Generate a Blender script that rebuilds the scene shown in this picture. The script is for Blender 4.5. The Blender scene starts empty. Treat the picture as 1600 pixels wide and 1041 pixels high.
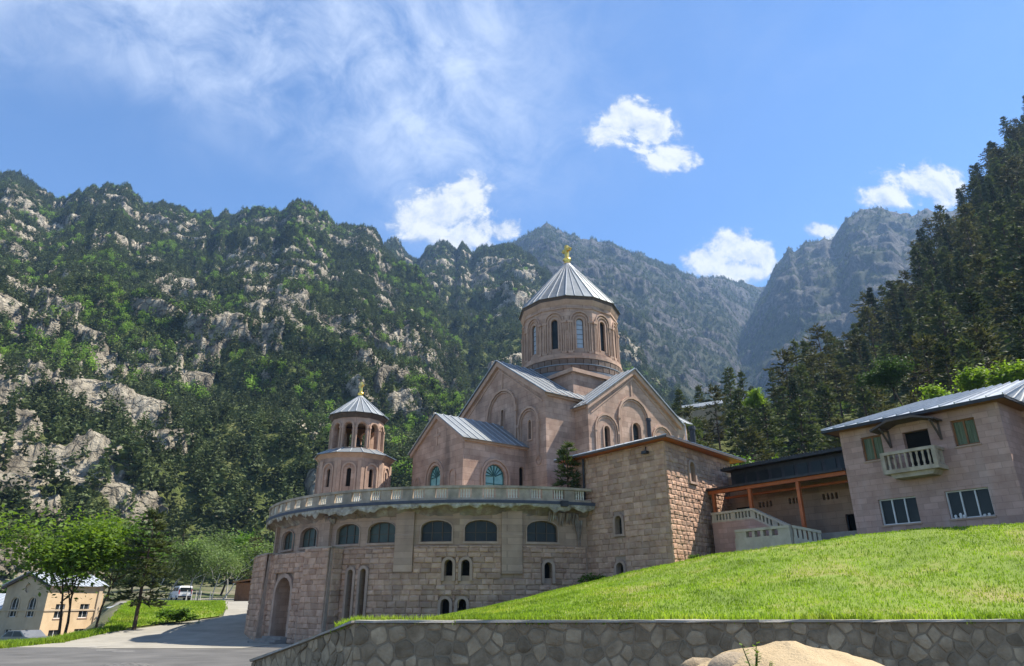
import bpy, math, random
import numpy as np
from mathutils import Vector, Matrix
from mathutils.geometry import tessellate_polygon

rad = math.radians
SC = bpy.context.scene
COL = SC.collection
random.seed(7)
RNG = np.random.default_rng(7)

# ------------------------------------------------------------------ camera
F, PITCH, EYE = 1049.0, rad(21.8), 1.65
cam_d = bpy.data.cameras.new('camera')
cam_d.sensor_width = 36.0
cam_d.lens = F / 1600 * 36
cam_d.clip_end = 20000
cam = bpy.data.objects.new('camera', cam_d)
COL.objects.link(cam)
cam.location = (0, 0, EYE)
cam.rotation_euler = (math.pi / 2 + PITCH, 0, 0)
SC.camera = cam
SP, CP = math.sin(PITCH), math.cos(PITCH)

def ray(px, py):                       # slope of a sight line: (X/Y, (Z-eye)/Y)
    u = (px - 800) / F
    v = (520.5 - py) / F
    d = CP - v * SP
    return u / d, (SP + v * CP) / d

def at(px, py, Y):
    a, b = ray(px, py)
    return Vector((a * Y, Y, EYE + b * Y))

# ------------------------------------------------------------------ world, sun, exposure
SUN_AZ, SUN_EL = rad(74), rad(55)
sun_dir = Vector((math.sin(SUN_AZ) * math.cos(SUN_EL), math.cos(SUN_AZ) * math.cos(SUN_EL), math.sin(SUN_EL)))
world = bpy.data.worlds.new('World')
SC.world = world
world.use_nodes = True
WN = world.node_tree
for n in list(WN.nodes):
    WN.nodes.remove(n)

def wnode(t, **kw):
    n = WN.nodes.new(t)
    for k, v in kw.items():
        setattr(n, k, v)
    return n

def wmath(op, a, b=None, c=None, clamp=False):
    n = wnode('ShaderNodeMath', operation=op)
    n.use_clamp = clamp
    for i, x in enumerate((a, b, c)):
        if x is None:
            continue
        if isinstance(x, (int, float)):
            n.inputs[i].default_value = x
        else:
            WN.links.new(x, n.inputs[i])
    return n.outputs[0]

def wvec(op, a, b):
    n = wnode('ShaderNodeVectorMath', operation=op)
    for i, x in enumerate((a, b)):
        if isinstance(x, tuple):
            n.inputs[i].default_value = x
        elif x is not None:
            WN.links.new(x, n.inputs[i])
    return n

def wsmooth(x, lo, hi):
    n = wnode('ShaderNodeMapRange', interpolation_type='SMOOTHSTEP')
    WN.links.new(x, n.inputs[0])
    n.inputs[1].default_value = lo
    n.inputs[2].default_value = hi
    return n.outputs[0]

def wnoise(vec, scale, detail=6, rough=0.55, dist=0.0):
    n = wnode('ShaderNodeTexNoise')
    WN.links.new(vec, n.inputs['Vector'])
    n.inputs['Scale'].default_value = scale
    n.inputs['Detail'].default_value = detail
    n.inputs['Roughness'].default_value = rough
    n.inputs['Distortion'].default_value = dist
    return n.outputs[0]

sky = wnode('ShaderNodeTexSky', sky_type='NISHITA')
sky.sun_disc = False
sky.sun_elevation = SUN_EL
sky.sun_rotation = SUN_AZ
sky.altitude = 1300
sky.air_density = 1.0
sky.dust_density = 0.1
sky.ozone_density = 6.0
tc = wnode('ShaderNodeTexCoord')
sep = wnode('ShaderNodeSeparateXYZ')
WN.links.new(tc.outputs['Generated'], sep.inputs[0])
dx, dy, dz = sep.outputs
# high thin cloud: streaks on a far layer, heavier towards the west half of the sky
hz = wmath('ADD', wmath('MAXIMUM', dz, 0.02), 0.7)
comb = wnode('ShaderNodeCombineXYZ')
WN.links.new(wmath('DIVIDE', dx, hz), comb.inputs[0])
WN.links.new(wmath('DIVIDE', dy, hz), comb.inputs[1])
mp = wnode('ShaderNodeMapping')
mp.inputs['Rotation'].default_value = (0, 0, rad(35))
mp.inputs['Scale'].default_value = (1.0, 1.05, 1)
mp.inputs['Location'].default_value = (5.7, 2.2, 0)
WN.links.new(comb.outputs[0], mp.inputs[0])
n1 = wnoise(mp.outputs[0], 5.0, 11, 0.62, 0.7)
n2 = wnoise(comb.outputs[0], 2.6, 4, 0.5, 0.5)
n3 = wnoise(mp.outputs[0], 17.0, 10, 0.66, 0.6)
west = wsmooth(wmath('ADD', dx, wmath('MULTIPLY', wmath('SUBTRACT', n2, 0.5), 0.5)), 0.20, -0.06)
high = wsmooth(wmath('ADD', dz, wmath('MULTIPLY', wmath('SUBTRACT', n2, 0.5), 0.40)), 0.47, 0.66)
cir = wsmooth(wmath('ADD', wmath('ADD', wmath('MULTIPLY', n1, 0.55), wmath('MULTIPLY', n3, 0.45)), wmath('MULTIPLY', wmath('SUBTRACT', n2, 0.5), 0.30)), 0.32, 0.68)
veil = wmath('MULTIPLY', cir, wmath('MULTIPLY', high, wmath('ADD', wmath('MULTIPLY', west, 0.72), 0.08)), clamp=True)
# cumulus: heaps at real bearings
ysafe = wmath('MAXIMUM', dy, 0.12)
cc = wnode('ShaderNodeCombineXYZ')
WN.links.new(wmath('DIVIDE', dx, ysafe), cc.inputs[0])
WN.links.new(wmath('DIVIDE', dz, ysafe), cc.inputs[1])
P2 = cc.outputs[0]
HEAPS = [(690, 330, 70, 42), (738, 302, 38, 32), (650, 348, 48, 36), (775, 362, 48, 20), (720, 370, 90, 26),
         (982, 190, 56, 36), (1018, 206, 46, 36), (952, 212, 40, 20), (1050, 243, 44, 24),
         (1148, 385, 44, 30), (1185, 402, 34, 26), (1108, 408, 42, 24), (1150, 425, 70, 20),
         (1440, 287, 58, 30), (1395, 308, 56, 22), (1470, 300, 36, 26), (1285, 363, 34, 13), (1310, 372, 30, 10)]
dens = None
for (px, py, rx, ry) in HEAPS:
    a0, t0 = ray(px, py)
    a1, _ = ray(px + rx, py)
    _, t1 = ray(px, py - ry)
    d = wvec('SUBTRACT', P2, (a0, t0, 0)).outputs[0]
    d = wvec('MULTIPLY', d, (1 / (a1 - a0), 1 / (t1 - t0), 0)).outputs[0]
    ln = wvec('LENGTH', d, None).outputs['Value']
    e = wmath('SUBTRACT', 1.0, ln)
    dens = e if dens is None else wmath('SMOOTH_MAX', dens, e, 0.25)
puff = wnoise(P2, 15, 12, 0.63, 0.3)
puff2 = wnoise(P2, 9, 4, 0.5, 0.0)
puff3 = wnoise(P2, 48, 8, 0.65, 0.5)
dd = wmath('ADD', dens, wmath('MULTIPLY', wmath('SUBTRACT', puff, 0.5), 2.7))
dd = wmath('ADD', dd, wmath('MULTIPLY', wmath('SUBTRACT', puff2, 0.5), 0.7))
dd = wmath('ADD', dd, wmath('MULTIPLY', wmath('SUBTRACT', puff3, 0.5), 1.1))
heap = wmath('MULTIPLY', wsmooth(dd, -0.16, 0.42), wmath('GREATER_THAN', dy, 0.15))
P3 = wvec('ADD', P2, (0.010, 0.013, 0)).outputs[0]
cloud_shading = wmath('SUBTRACT', puff, wnoise(P3, 15, 12, 0.63, 0.3))  # sunward light and shade of the heaps, painted in by offset noise
core = wmath('ADD', wmath('MULTIPLY', wsmooth(dd, -0.1, 0.6), 0.75), wmath('MULTIPLY', cloud_shading, 3.6), clamp=True)
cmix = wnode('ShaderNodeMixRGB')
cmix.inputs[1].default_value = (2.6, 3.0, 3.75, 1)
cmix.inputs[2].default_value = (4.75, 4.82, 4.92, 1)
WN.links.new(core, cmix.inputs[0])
m1 = wnode('ShaderNodeMixRGB')
WN.links.new(veil, m1.inputs[0])
hs = wnode('ShaderNodeHueSaturation')
hs.inputs['Saturation'].default_value = 1.08
WN.links.new(sky.outputs[0], hs.inputs['Color'])
WN.links.new(hs.outputs[0], m1.inputs[1])
m1.inputs[2].default_value = (4.2, 4.65, 5.5, 1)
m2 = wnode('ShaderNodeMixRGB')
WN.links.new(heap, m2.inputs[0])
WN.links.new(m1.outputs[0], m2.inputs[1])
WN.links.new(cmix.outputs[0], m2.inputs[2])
bg = wnode('ShaderNodeBackground')
bg.inputs[1].default_value = 0.09
WN.links.new(m2.outputs[0], bg.inputs[0])
wo = wnode('ShaderNodeOutputWorld')
WN.links.new(bg.outputs[0], wo.inputs[0])

sun_d = bpy.data.lights.new('sun', 'SUN')
sun_d.energy = 5.0
sun_d.angle = rad(0.55)
sun_d.color = (1.0, 0.93, 0.82)
sun = bpy.data.objects.new('sun', sun_d)
COL.objects.link(sun)
sun.rotation_euler = (-sun_dir).to_track_quat('-Z', 'Y').to_euler()
SC.view_settings.view_transform = 'Standard'
SC.view_settings.look = 'None'
SC.view_settings.gamma = 1
SC.view_settings.use_curve_mapping = False
SC.view_settings.exposure = 1.25
SC.cycles.use_denoising = True
SC.cycles.max_bounces = 6
SC.cycles.transparent_max_bounces = 6
SC.cycles.volume_bounces = 0

# ------------------------------------------------------------------ noise
def _h(ix, iy, iz, s):
    with np.errstate(over='ignore'):
        h = (ix.astype(np.uint32) * np.uint32(374761393) + iy.astype(np.uint32) * np.uint32(668265263)
             + iz.astype(np.uint32) * np.uint32(2147483647) + np.uint32((s * 974634777) & 0xffffffff))
        h = (h ^ (h >> np.uint32(13))) * np.uint32(1274126177)
        h = (h ^ (h >> np.uint32(16))) * np.uint32(2246822519)
        h = h ^ (h >> np.uint32(15))
    return h.astype(np.float64) / 4294967295.0

def vnoise(p, s=0):
    i = np.floor(p).astype(np.int64)
    f = p - i
    f = f * f * f * (f * (f * 6 - 15) + 10)
    i = i & 0xffffffff
    out = 0
    for a in (0, 1):
        wa = f[:, 0] if a else 1 - f[:, 0]
        for b in (0, 1):
            wb = f[:, 1] if b else 1 - f[:, 1]
            for c in (0, 1):
                wc = f[:, 2] if c else 1 - f[:, 2]
                out = out + wa * wb * wc * _h(i[:, 0] + a, i[:, 1] + b, i[:, 2] + c, s)
    return out

def fbm(p, o=5, s=0, g=0.5):
    t = 0; a = 1; n = 0
    for k in range(o):
        t = t + a * vnoise(p * 2 ** k + 17.3 * k, s + k); n += a; a *= g
    return t / n

def ridged(p, o=5, s=0, g=0.5):
    t = 0; a = 1; n = 0
    for k in range(o):
        t = t + a * (1 - np.abs(2 * vnoise(p * 2 ** k + 9.1 * k, s + k) - 1)); n += a; a *= g
    return t / n

def sstep(x, a, b):
    t = np.clip((x - a) / (b - a), 0, 1)
    return t * t * (3 - 2 * t)

# ------------------------------------------------------------------ materials
def newmat(name):
    m = bpy.data.materials.new(name)
    m.use_nodes = True
    nt = m.node_tree
    for n in list(nt.nodes):
        nt.nodes.remove(n)
    out = nt.nodes.new('ShaderNodeOutputMaterial')
    return m, nt, out

def mat(name, cols, scale=1.0, rough=0.85, bump=0.0, bscale=None, metal=0.0, rnd=0.0, attr=None, brick=None,
        trans=0.0, tcol=None, detail=6, spec=0.3, stain=None, stretch=None):
    m, nt, out = newmat(name)
    L = nt.links.new
    bs = nt.nodes.new('ShaderNodeBsdfPrincipled')
    bs.inputs['Roughness'].default_value = rough
    bs.inputs['Metallic'].default_value = metal
    bs.inputs['Specular IOR Level'].default_value = spec
    geo = nt.nodes.new('ShaderNodeNewGeometry')
    pos = geo.outputs['Position']
    if stretch:
        mpn = nt.nodes.new('ShaderNodeMapping')
        mpn.inputs['Scale'].default_value = stretch
        L(pos, mpn.inputs[0]); pos = mpn.outputs[0]
    nz = nt.nodes.new('ShaderNodeTexNoise')
    nz.inputs['Scale'].default_value = scale
    nz.inputs['Detail'].default_value = detail
    nz.inputs['Roughness'].default_value = 0.62
    L(pos, nz.inputs['Vector'])
    cr = nt.nodes.new('ShaderNodeValToRGB')
    els = cr.color_ramp.elements
    k = len(cols)
    els[0].position = 0.32; els[0].color = (*cols[0], 1)
    els[1].position = 0.68; els[1].color = (*cols[-1], 1)
    for i in range(1, k - 1):
        e = els.new(0.32 + 0.36 * i / (k - 1)); e.color = (*cols[i], 1)
    L(nz.outputs[0], cr.inputs[0])
    c = cr.outputs[0]
    def mul(c, fac_socket, lo, hi):
        mr = nt.nodes.new('ShaderNodeMapRange')
        mr.inputs[3].default_value = lo; mr.inputs[4].default_value = hi
        L(fac_socket, mr.inputs[0])
        mx = nt.nodes.new('ShaderNodeVectorMath'); mx.operation = 'SCALE'
        L(c, mx.inputs[0]); L(mr.outputs[0], mx.inputs['Scale'])
        return mx.outputs[0]
    if rnd:
        oi = nt.nodes.new('ShaderNodeObjectInfo')
        c = mul(c, oi.outputs['Random'], 1 - rnd, 1 + rnd)
    if attr:
        at_ = nt.nodes.new('ShaderNodeAttribute'); at_.attribute_name = attr[0]
        c = mul(c, at_.outputs['Fac'], 1 - attr[1], 1 + attr[1])
    if stain:                                    # weathering: dark run-off and pale efflorescence
        s2 = nt.nodes.new('ShaderNodeTexNoise'); s2.inputs['Scale'].default_value = stain[1]
        s2.inputs['Detail'].default_value = 5
        mpn = nt.nodes.new('ShaderNodeMapping'); mpn.inputs['Scale'].default_value = (1, 1, 0.3)
        L(geo.outputs['Position'], mpn.inputs[0]); L(mpn.outputs[0], s2.inputs['Vector'])
        mr = nt.nodes.new('ShaderNodeMapRange'); mr.inputs[1].default_value = 0.52; mr.inputs[2].default_value = 0.72
        mr.inputs[4].default_value = stain[2]
        L(s2.outputs[0], mr.inputs[0])
        mx = nt.nodes.new('ShaderNodeMixRGB'); L(mr.outputs[0], mx.inputs[0]); L(c, mx.inputs[1])
        mx.inputs[2].default_value = (*stain[0], 1); c = mx.outputs[0]
    hgt = nz.outputs[0]
    if brick:                                    # fine ashlar joints too small to build
        sx = nt.nodes.new('ShaderNodeSeparateXYZ'); L(geo.outputs['Position'], sx.inputs[0])
        dt = nt.nodes.new('ShaderNodeVectorMath'); dt.operation = 'DOT_PRODUCT'
        L(geo.outputs['Position'], dt.inputs[0])
        dt.inputs[1].default_value = (math.cos(rad(37)) - math.sin(rad(37)), math.cos(rad(37)) + math.sin(rad(37)), 0)
        cb = nt.nodes.new('ShaderNodeCombineXYZ'); L(dt.outputs['Value'], cb.inputs[0]); L(sx.outputs[2], cb.inputs[1])
        bt = nt.nodes.new('ShaderNodeTexBrick'); L(cb.outputs[0], bt.inputs[0])
        bt.inputs['Scale'].default_value = 1.0
        bt.inputs['Brick Width'].default_value = brick[0]; bt.inputs['Row Height'].default_value = brick[1]
        bt.inputs['Mortar Size'].default_value = 0.014; bt.inputs['Mortar Smooth'].default_value = 0.3
        v = brick[2]
        bt.inputs['Color1'].default_value = (1 - v, 1 - v, 1 - v, 1); bt.inputs['Color2'].default_value = (1 + v, 1 + v, 1 + v, 1)
        bt.inputs['Mortar'].default_value = (brick[3],) * 3 + (1,)
        mx = nt.nodes.new('ShaderNodeMixRGB'); mx.blend_type = 'MULTIPLY'; mx.inputs[0].default_value = 1
        L(c, mx.inputs[1]); L(bt.outputs[0], mx.inputs[2]); c = mx.outputs[0]
    L(c, bs.inputs['Base Color'])
    if bump:
        n2 = nt.nodes.new('ShaderNodeTexNoise'); n2.inputs['Scale'].default_value = bscale or scale * 6
        n2.inputs['Detail'].default_value = 6; n2.inputs['Roughness'].default_value = 0.65
        L(pos, n2.inputs['Vector'])
        bp = nt.nodes.new('ShaderNodeBump'); bp.inputs['Strength'].default_value = 1.0
        bp.inputs['Distance'].default_value = bump
        L(n2.outputs[0], bp.inputs['Height']); L(bp.outputs[0], bs.inputs['Normal'])
    sh = bs.outputs[0]
    if trans:
        tr = nt.nodes.new('ShaderNodeBsdfTranslucent')
        if tcol:
            mx = nt.nodes.new('ShaderNodeMixRGB'); mx.blend_type = 'MULTIPLY'; mx.inputs[0].default_value = 1
            L(c, mx.inputs[1]); mx.inputs[2].default_value = (*tcol, 1); L(mx.outputs[0], tr.inputs[0])
        else:
            L(c, tr.inputs[0])
        ms = nt.nodes.new('ShaderNodeMixShader'); ms.inputs[0].default_value = trans
        L(sh, ms.inputs[1]); L(tr.outputs[0], ms.inputs[2]); sh = ms.outputs[0]
    L(sh, out.inputs[0])
    return m

M = {}
PINK = [(0.37, 0.212, 0.142), (0.455, 0.283, 0.192), (0.53, 0.35, 0.248)]
M['church'] = mat('tuff_ashlar', [(0.305, 0.195, 0.145), (0.39, 0.265, 0.20), (0.475, 0.335, 0.26)], 0.9, 0.9, 0.012, 14,
                  brick=(0.86, 0.42, 0.15, 0.68), stain=((0.13, 0.095, 0.078), 0.55, 0.7))
M['trim'] = mat('tuff_trim', [(0.34, 0.225, 0.165), (0.46, 0.32, 0.24)], 1.5, 0.88, 0.008, 20, stain=((0.18, 0.14, 0.12), 0.8, 0.5))
M['block'] = mat('rock_faced_tuff', PINK, 2.2, 0.92, 0.03, 16, rnd=0.22, stain=((0.25, 0.175, 0.135), 0.9, 0.45))
M['block_mass'] = mat('rock_faced_tuff_courses', PINK, 2.2, 0.92, 0.03, 16, attr=('rnd', 0.22), stain=((0.25, 0.175, 0.135), 0.9, 0.45))
M['mortar'] = mat('mortar', [(0.30, 0.21, 0.155), (0.41, 0.30, 0.225)], 3, 0.95, 0.01, 30)
M['smooth'] = mat('smooth_tuff', [(0.365, 0.235, 0.163), (0.465, 0.318, 0.228)], 1.1, 0.9, 0.008, 18, brick=(0.8, 0.36, 0.12, 0.72),
                  stain=((0.17, 0.13, 0.11), 0.7, 0.5))
M['housewall'] = mat('pink_tuff_cladding', [(0.36, 0.225, 0.185), (0.45, 0.295, 0.245)], 2, 0.9, 0.006, 24, brick=(0.62, 0.27, 0.13, 0.78),
                     stain=((0.45, 0.36, 0.33), 1.6, 0.3))
M['concrete'] = mat('weathered_concrete', [(0.27, 0.215, 0.16), (0.37, 0.30, 0.225), (0.46, 0.385, 0.30)], 1.6, 0.92, 0.01, 20,
                    stain=((0.13, 0.12, 0.10), 1.2, 0.6))
M['cove'] = mat('flaking_render', [(0.30, 0.26, 0.21), (0.24, 0.17, 0.14), (0.42, 0.38, 0.32)], 1.3, 0.95, 0.06, 7, stain=((0.10, 0.08, 0.07), 0.9, 0.7))
M['pale'] = mat('pale_limestone', [(0.50, 0.46, 0.37), (0.64, 0.60, 0.50)], 3, 0.9)
M['stepstone'] = mat('dark_drum_stone', [(0.13, 0.095, 0.075), (0.19, 0.14, 0.11)], 2, 0.9, 0.01, 20, rnd=0.2)
M['stairstone'] = mat('pale_stair_stone', [(0.38, 0.325, 0.25), (0.50, 0.435, 0.345)], 2, 0.9, 0.006, 20, stain=((0.24, 0.20, 0.155), 1.2, 0.5))
M['crust'] = mat('lime_crust', [(0.20, 0.165, 0.13), (0.36, 0.32, 0.26), (0.52, 0.48, 0.41)], 3.0, 0.95, 0.04, 12)
M['gutter'] = mat('blue_grey_metal_flashing', [(0.045, 0.05, 0.07), (0.075, 0.08, 0.105)], 2, 0.6)
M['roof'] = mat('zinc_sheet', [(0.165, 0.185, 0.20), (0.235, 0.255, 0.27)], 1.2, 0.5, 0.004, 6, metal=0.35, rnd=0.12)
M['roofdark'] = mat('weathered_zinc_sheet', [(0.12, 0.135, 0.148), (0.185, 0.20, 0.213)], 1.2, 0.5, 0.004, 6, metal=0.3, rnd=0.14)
M['seam'] = mat('pale_seam', [(0.36, 0.38, 0.40), (0.47, 0.49, 0.51)], 3, 0.5, metal=0.4)
M['darkmetal'] = mat('dark_metal', [(0.025, 0.025, 0.028), (0.05, 0.05, 0.055)], 4, 0.5, metal=0.2)
M['fascia'] = mat('dark_fascia', [(0.06, 0.045, 0.04), (0.10, 0.075, 0.065)], 4, 0.6)
M['gold'] = mat('gilding', [(0.75, 0.48, 0.10), (0.85, 0.58, 0.16)], 3, 0.3, metal=1.0)
M['glass'] = mat('dark_glass', [(0.012, 0.016, 0.018), (0.03, 0.036, 0.036)], 0.8, 0.3, spec=0.22)
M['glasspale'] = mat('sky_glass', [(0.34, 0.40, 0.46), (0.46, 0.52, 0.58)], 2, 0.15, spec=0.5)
M['glassgreen'] = mat('dusty_green_glass', [(0.045, 0.06, 0.052), (0.08, 0.10, 0.085)], 1.0, 0.35, spec=0.2)
M['teal'] = mat('teal_glazing', [(0.16, 0.36, 0.34), (0.26, 0.47, 0.44)], 3, 0.35)
M['tealdark'] = mat('dark_teal_grille', [(0.03, 0.09, 0.09), (0.05, 0.13, 0.12)], 3, 0.5)
M['frame'] = mat('brown_window_frame', [(0.07, 0.05, 0.035), (0.11, 0.08, 0.055)], 3, 0.6)
M['woodframe'] = mat('stained_timber_frame', [(0.16, 0.07, 0.025), (0.24, 0.11, 0.04)], 3, 0.55)
M['orange'] = mat('orange_stained_timber', [(0.36, 0.09, 0.03), (0.48, 0.14, 0.05)], 3, 0.5, 0.003, 20)
M['whiteframe'] = mat('white_frame', [(0.55, 0.54, 0.52), (0.68, 0.67, 0.65)], 3, 0.5)
M['curtain'] = mat('green_curtain', [(0.09, 0.115, 0.07), (0.17, 0.19, 0.125)], 9, 0.9, stretch=(1, 1, 0.1))
M['black'] = mat('dark_interior', [(0.006, 0.006, 0.006), (0.012, 0.011, 0.01)], 2, 0.9)
M['rubble'] = mat('rubble_stone', [(0.20, 0.15, 0.092), (0.285, 0.218, 0.138), (0.385, 0.30, 0.195)], 2.6, 0.9, 0.03, 14, rnd=0.36)
M['rubble_mass'] = mat('rubble_stone_small', [(0.20, 0.15, 0.092), (0.285, 0.218, 0.138), (0.385, 0.30, 0.195)], 2.6, 0.9, 0.035, 14, attr=('rnd', 0.5))
M['rubblejoint'] = mat('grey_mortar', [(0.21, 0.165, 0.108), (0.285, 0.225, 0.152)], 3, 0.95, 0.02, 25)
M['coping'] = mat('cement_coping', [(0.26, 0.24, 0.20), (0.38, 0.35, 0.30)], 4, 0.95, 0.01, 30)
M['asphalt'] = mat('asphalt', [(0.075, 0.073, 0.07), (0.115, 0.112, 0.107)], 0.7, 0.9, 0.006, 60, stain=((0.15, 0.145, 0.135), 0.35, 0.5))
M['paving'] = mat('pale_concrete_paving', [(0.23, 0.215, 0.18), (0.31, 0.29, 0.245)], 0.6, 0.93, 0.005, 40, stain=((0.17, 0.16, 0.14), 0.45, 0.6))
M['paint'] = mat('worn_white_paint', [(0.35, 0.34, 0.32), (0.6, 0.59, 0.56)], 3, 0.8)
M['step'] = mat('step_stone', [(0.20, 0.175, 0.155), (0.28, 0.25, 0.22)], 2, 0.9, 0.01, 20)
M['turf'] = mat('turf', [(0.10, 0.155, 0.016), (0.15, 0.21, 0.024), (0.24, 0.22, 0.07)], 0.42, 0.95, 0.04, 12)
M['blade'] = mat('grass_blade', [(0.14, 0.225, 0.016), (0.205, 0.315, 0.024), (0.27, 0.345, 0.04)], 0.42, 0.6, trans=0.5, tcol=(1.25, 1.25, 0.8), detail=8, attr=('rnd', 0.35))
M['earth'] = mat('valley_ground', [(0.05, 0.075, 0.02), (0.10, 0.10, 0.05), (0.17, 0.15, 0.11)], 0.15, 0.95, 0.1, 1.5)
M['sand'] = mat('builders_sand', [(0.36, 0.27, 0.155), (0.44, 0.34, 0.205)], 2.2, 0.97, 0.03, 22)
M['clay'] = mat('clay_lump', [(0.27, 0.21, 0.14), (0.36, 0.29, 0.2)], 3, 0.95, 0.02, 18)
M['bark'] = mat('pine_bark', [(0.045, 0.03, 0.02), (0.10, 0.065, 0.045)], 4, 0.95, 0.03, 12)
M['birchbark'] = mat('birch_bark', [(0.35, 0.33, 0.30), (0.55, 0.53, 0.49)], 5, 0.9)
M['needle'] = mat('pine_needles', [(0.044, 0.062, 0.023), (0.074, 0.095, 0.035)], 0.8, 0.7, trans=0.28, rnd=0.35, tcol=(1.3, 1.3, 0.7))
M['needlewarm'] = mat('olive_pine_needles', [(0.052, 0.060, 0.022), (0.085, 0.092, 0.036)], 0.8, 0.7, trans=0.3, rnd=0.3, tcol=(1.3, 1.2, 0.7))
M['needlecool'] = mat('bluish_fir_needles', [(0.034, 0.052, 0.026), (0.056, 0.080, 0.040)], 0.8, 0.7, trans=0.25, rnd=0.3)
M['needlefar'] = mat('pine_wood', [(0.056, 0.078, 0.026), (0.095, 0.122, 0.042)], 0.05, 0.8, trans=0.2, rnd=0.5)
M['leafgreen'] = mat('fresh_leaves', [(0.055, 0.12, 0.016), (0.10, 0.185, 0.024)], 0.9, 0.6, trans=0.42, rnd=0.2, tcol=(1.2, 1.25, 0.6))
M['leafroad'] = mat('roadside_leaves', [(0.085, 0.155, 0.02), (0.14, 0.22, 0.03)], 0.9, 0.6, trans=0.45, rnd=0.1, tcol=(1.2, 1.2, 0.6))
M['leafdark'] = mat('dark_leaves', [(0.03, 0.065, 0.014), (0.055, 0.10, 0.02)], 0.9, 0.6, trans=0.35, rnd=0.2)
M['leafbright'] = mat('young_leaves', [(0.11, 0.20, 0.02), (0.19, 0.28, 0.035)], 0.9, 0.6, trans=0.45, rnd=0.25, tcol=(1.2, 1.2, 0.6))
M['leafpale'] = mat('birch_leaves', [(0.09, 0.15, 0.035), (0.15, 0.21, 0.06)], 0.9, 0.6, trans=0.4, rnd=0.15)
M['leaffar'] = mat('far_broadleaves', [(0.13, 0.24, 0.025), (0.23, 0.36, 0.045)], 0.05, 0.7, trans=0.35, rnd=0.35)
M['yellowwall'] = mat('ochre_render', [(0.44, 0.32, 0.19), (0.53, 0.40, 0.25)], 1, 0.9, 0.004, 20)
M['greywall'] = mat('grey_shade_ochre_render', [(0.38, 0.30, 0.205), (0.47, 0.375, 0.265)], 1, 0.9, 0.004, 20, stain=((0.2, 0.17, 0.13), 0.6, 0.5))
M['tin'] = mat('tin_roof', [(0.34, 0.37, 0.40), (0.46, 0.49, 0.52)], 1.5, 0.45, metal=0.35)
M['carwhite'] = mat('white_car_paint', [(0.72, 0.72, 0.72), (0.8, 0.8, 0.8)], 1, 0.3, spec=0.5)
M['cargrey'] = mat('grey_car_paint', [(0.16, 0.165, 0.17), (0.22, 0.225, 0.23)], 1, 0.3, metal=0.4)
M['tyre'] = mat('tyre_rubber', [(0.012, 0.012, 0.012), (0.02, 0.02, 0.02)], 4, 0.8)
M['redlamp'] = mat('red_lamp', [(0.4, 0.03, 0.02), (0.5, 0.04, 0.03)], 4, 0.3)
M['boards'] = mat('brown_boards', [(0.14, 0.065, 0.03), (0.22, 0.11, 0.055)], 3, 0.8)
M['stake'] = mat('whitewashed_stake', [(0.5, 0.47, 0.42), (0.62, 0.59, 0.53)], 3, 0.9)
M['gravel'] = mat('grey_gravel', [(0.07, 0.068, 0.065), (0.16, 0.155, 0.15)], 9, 0.95, 0.03, 30)

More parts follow.
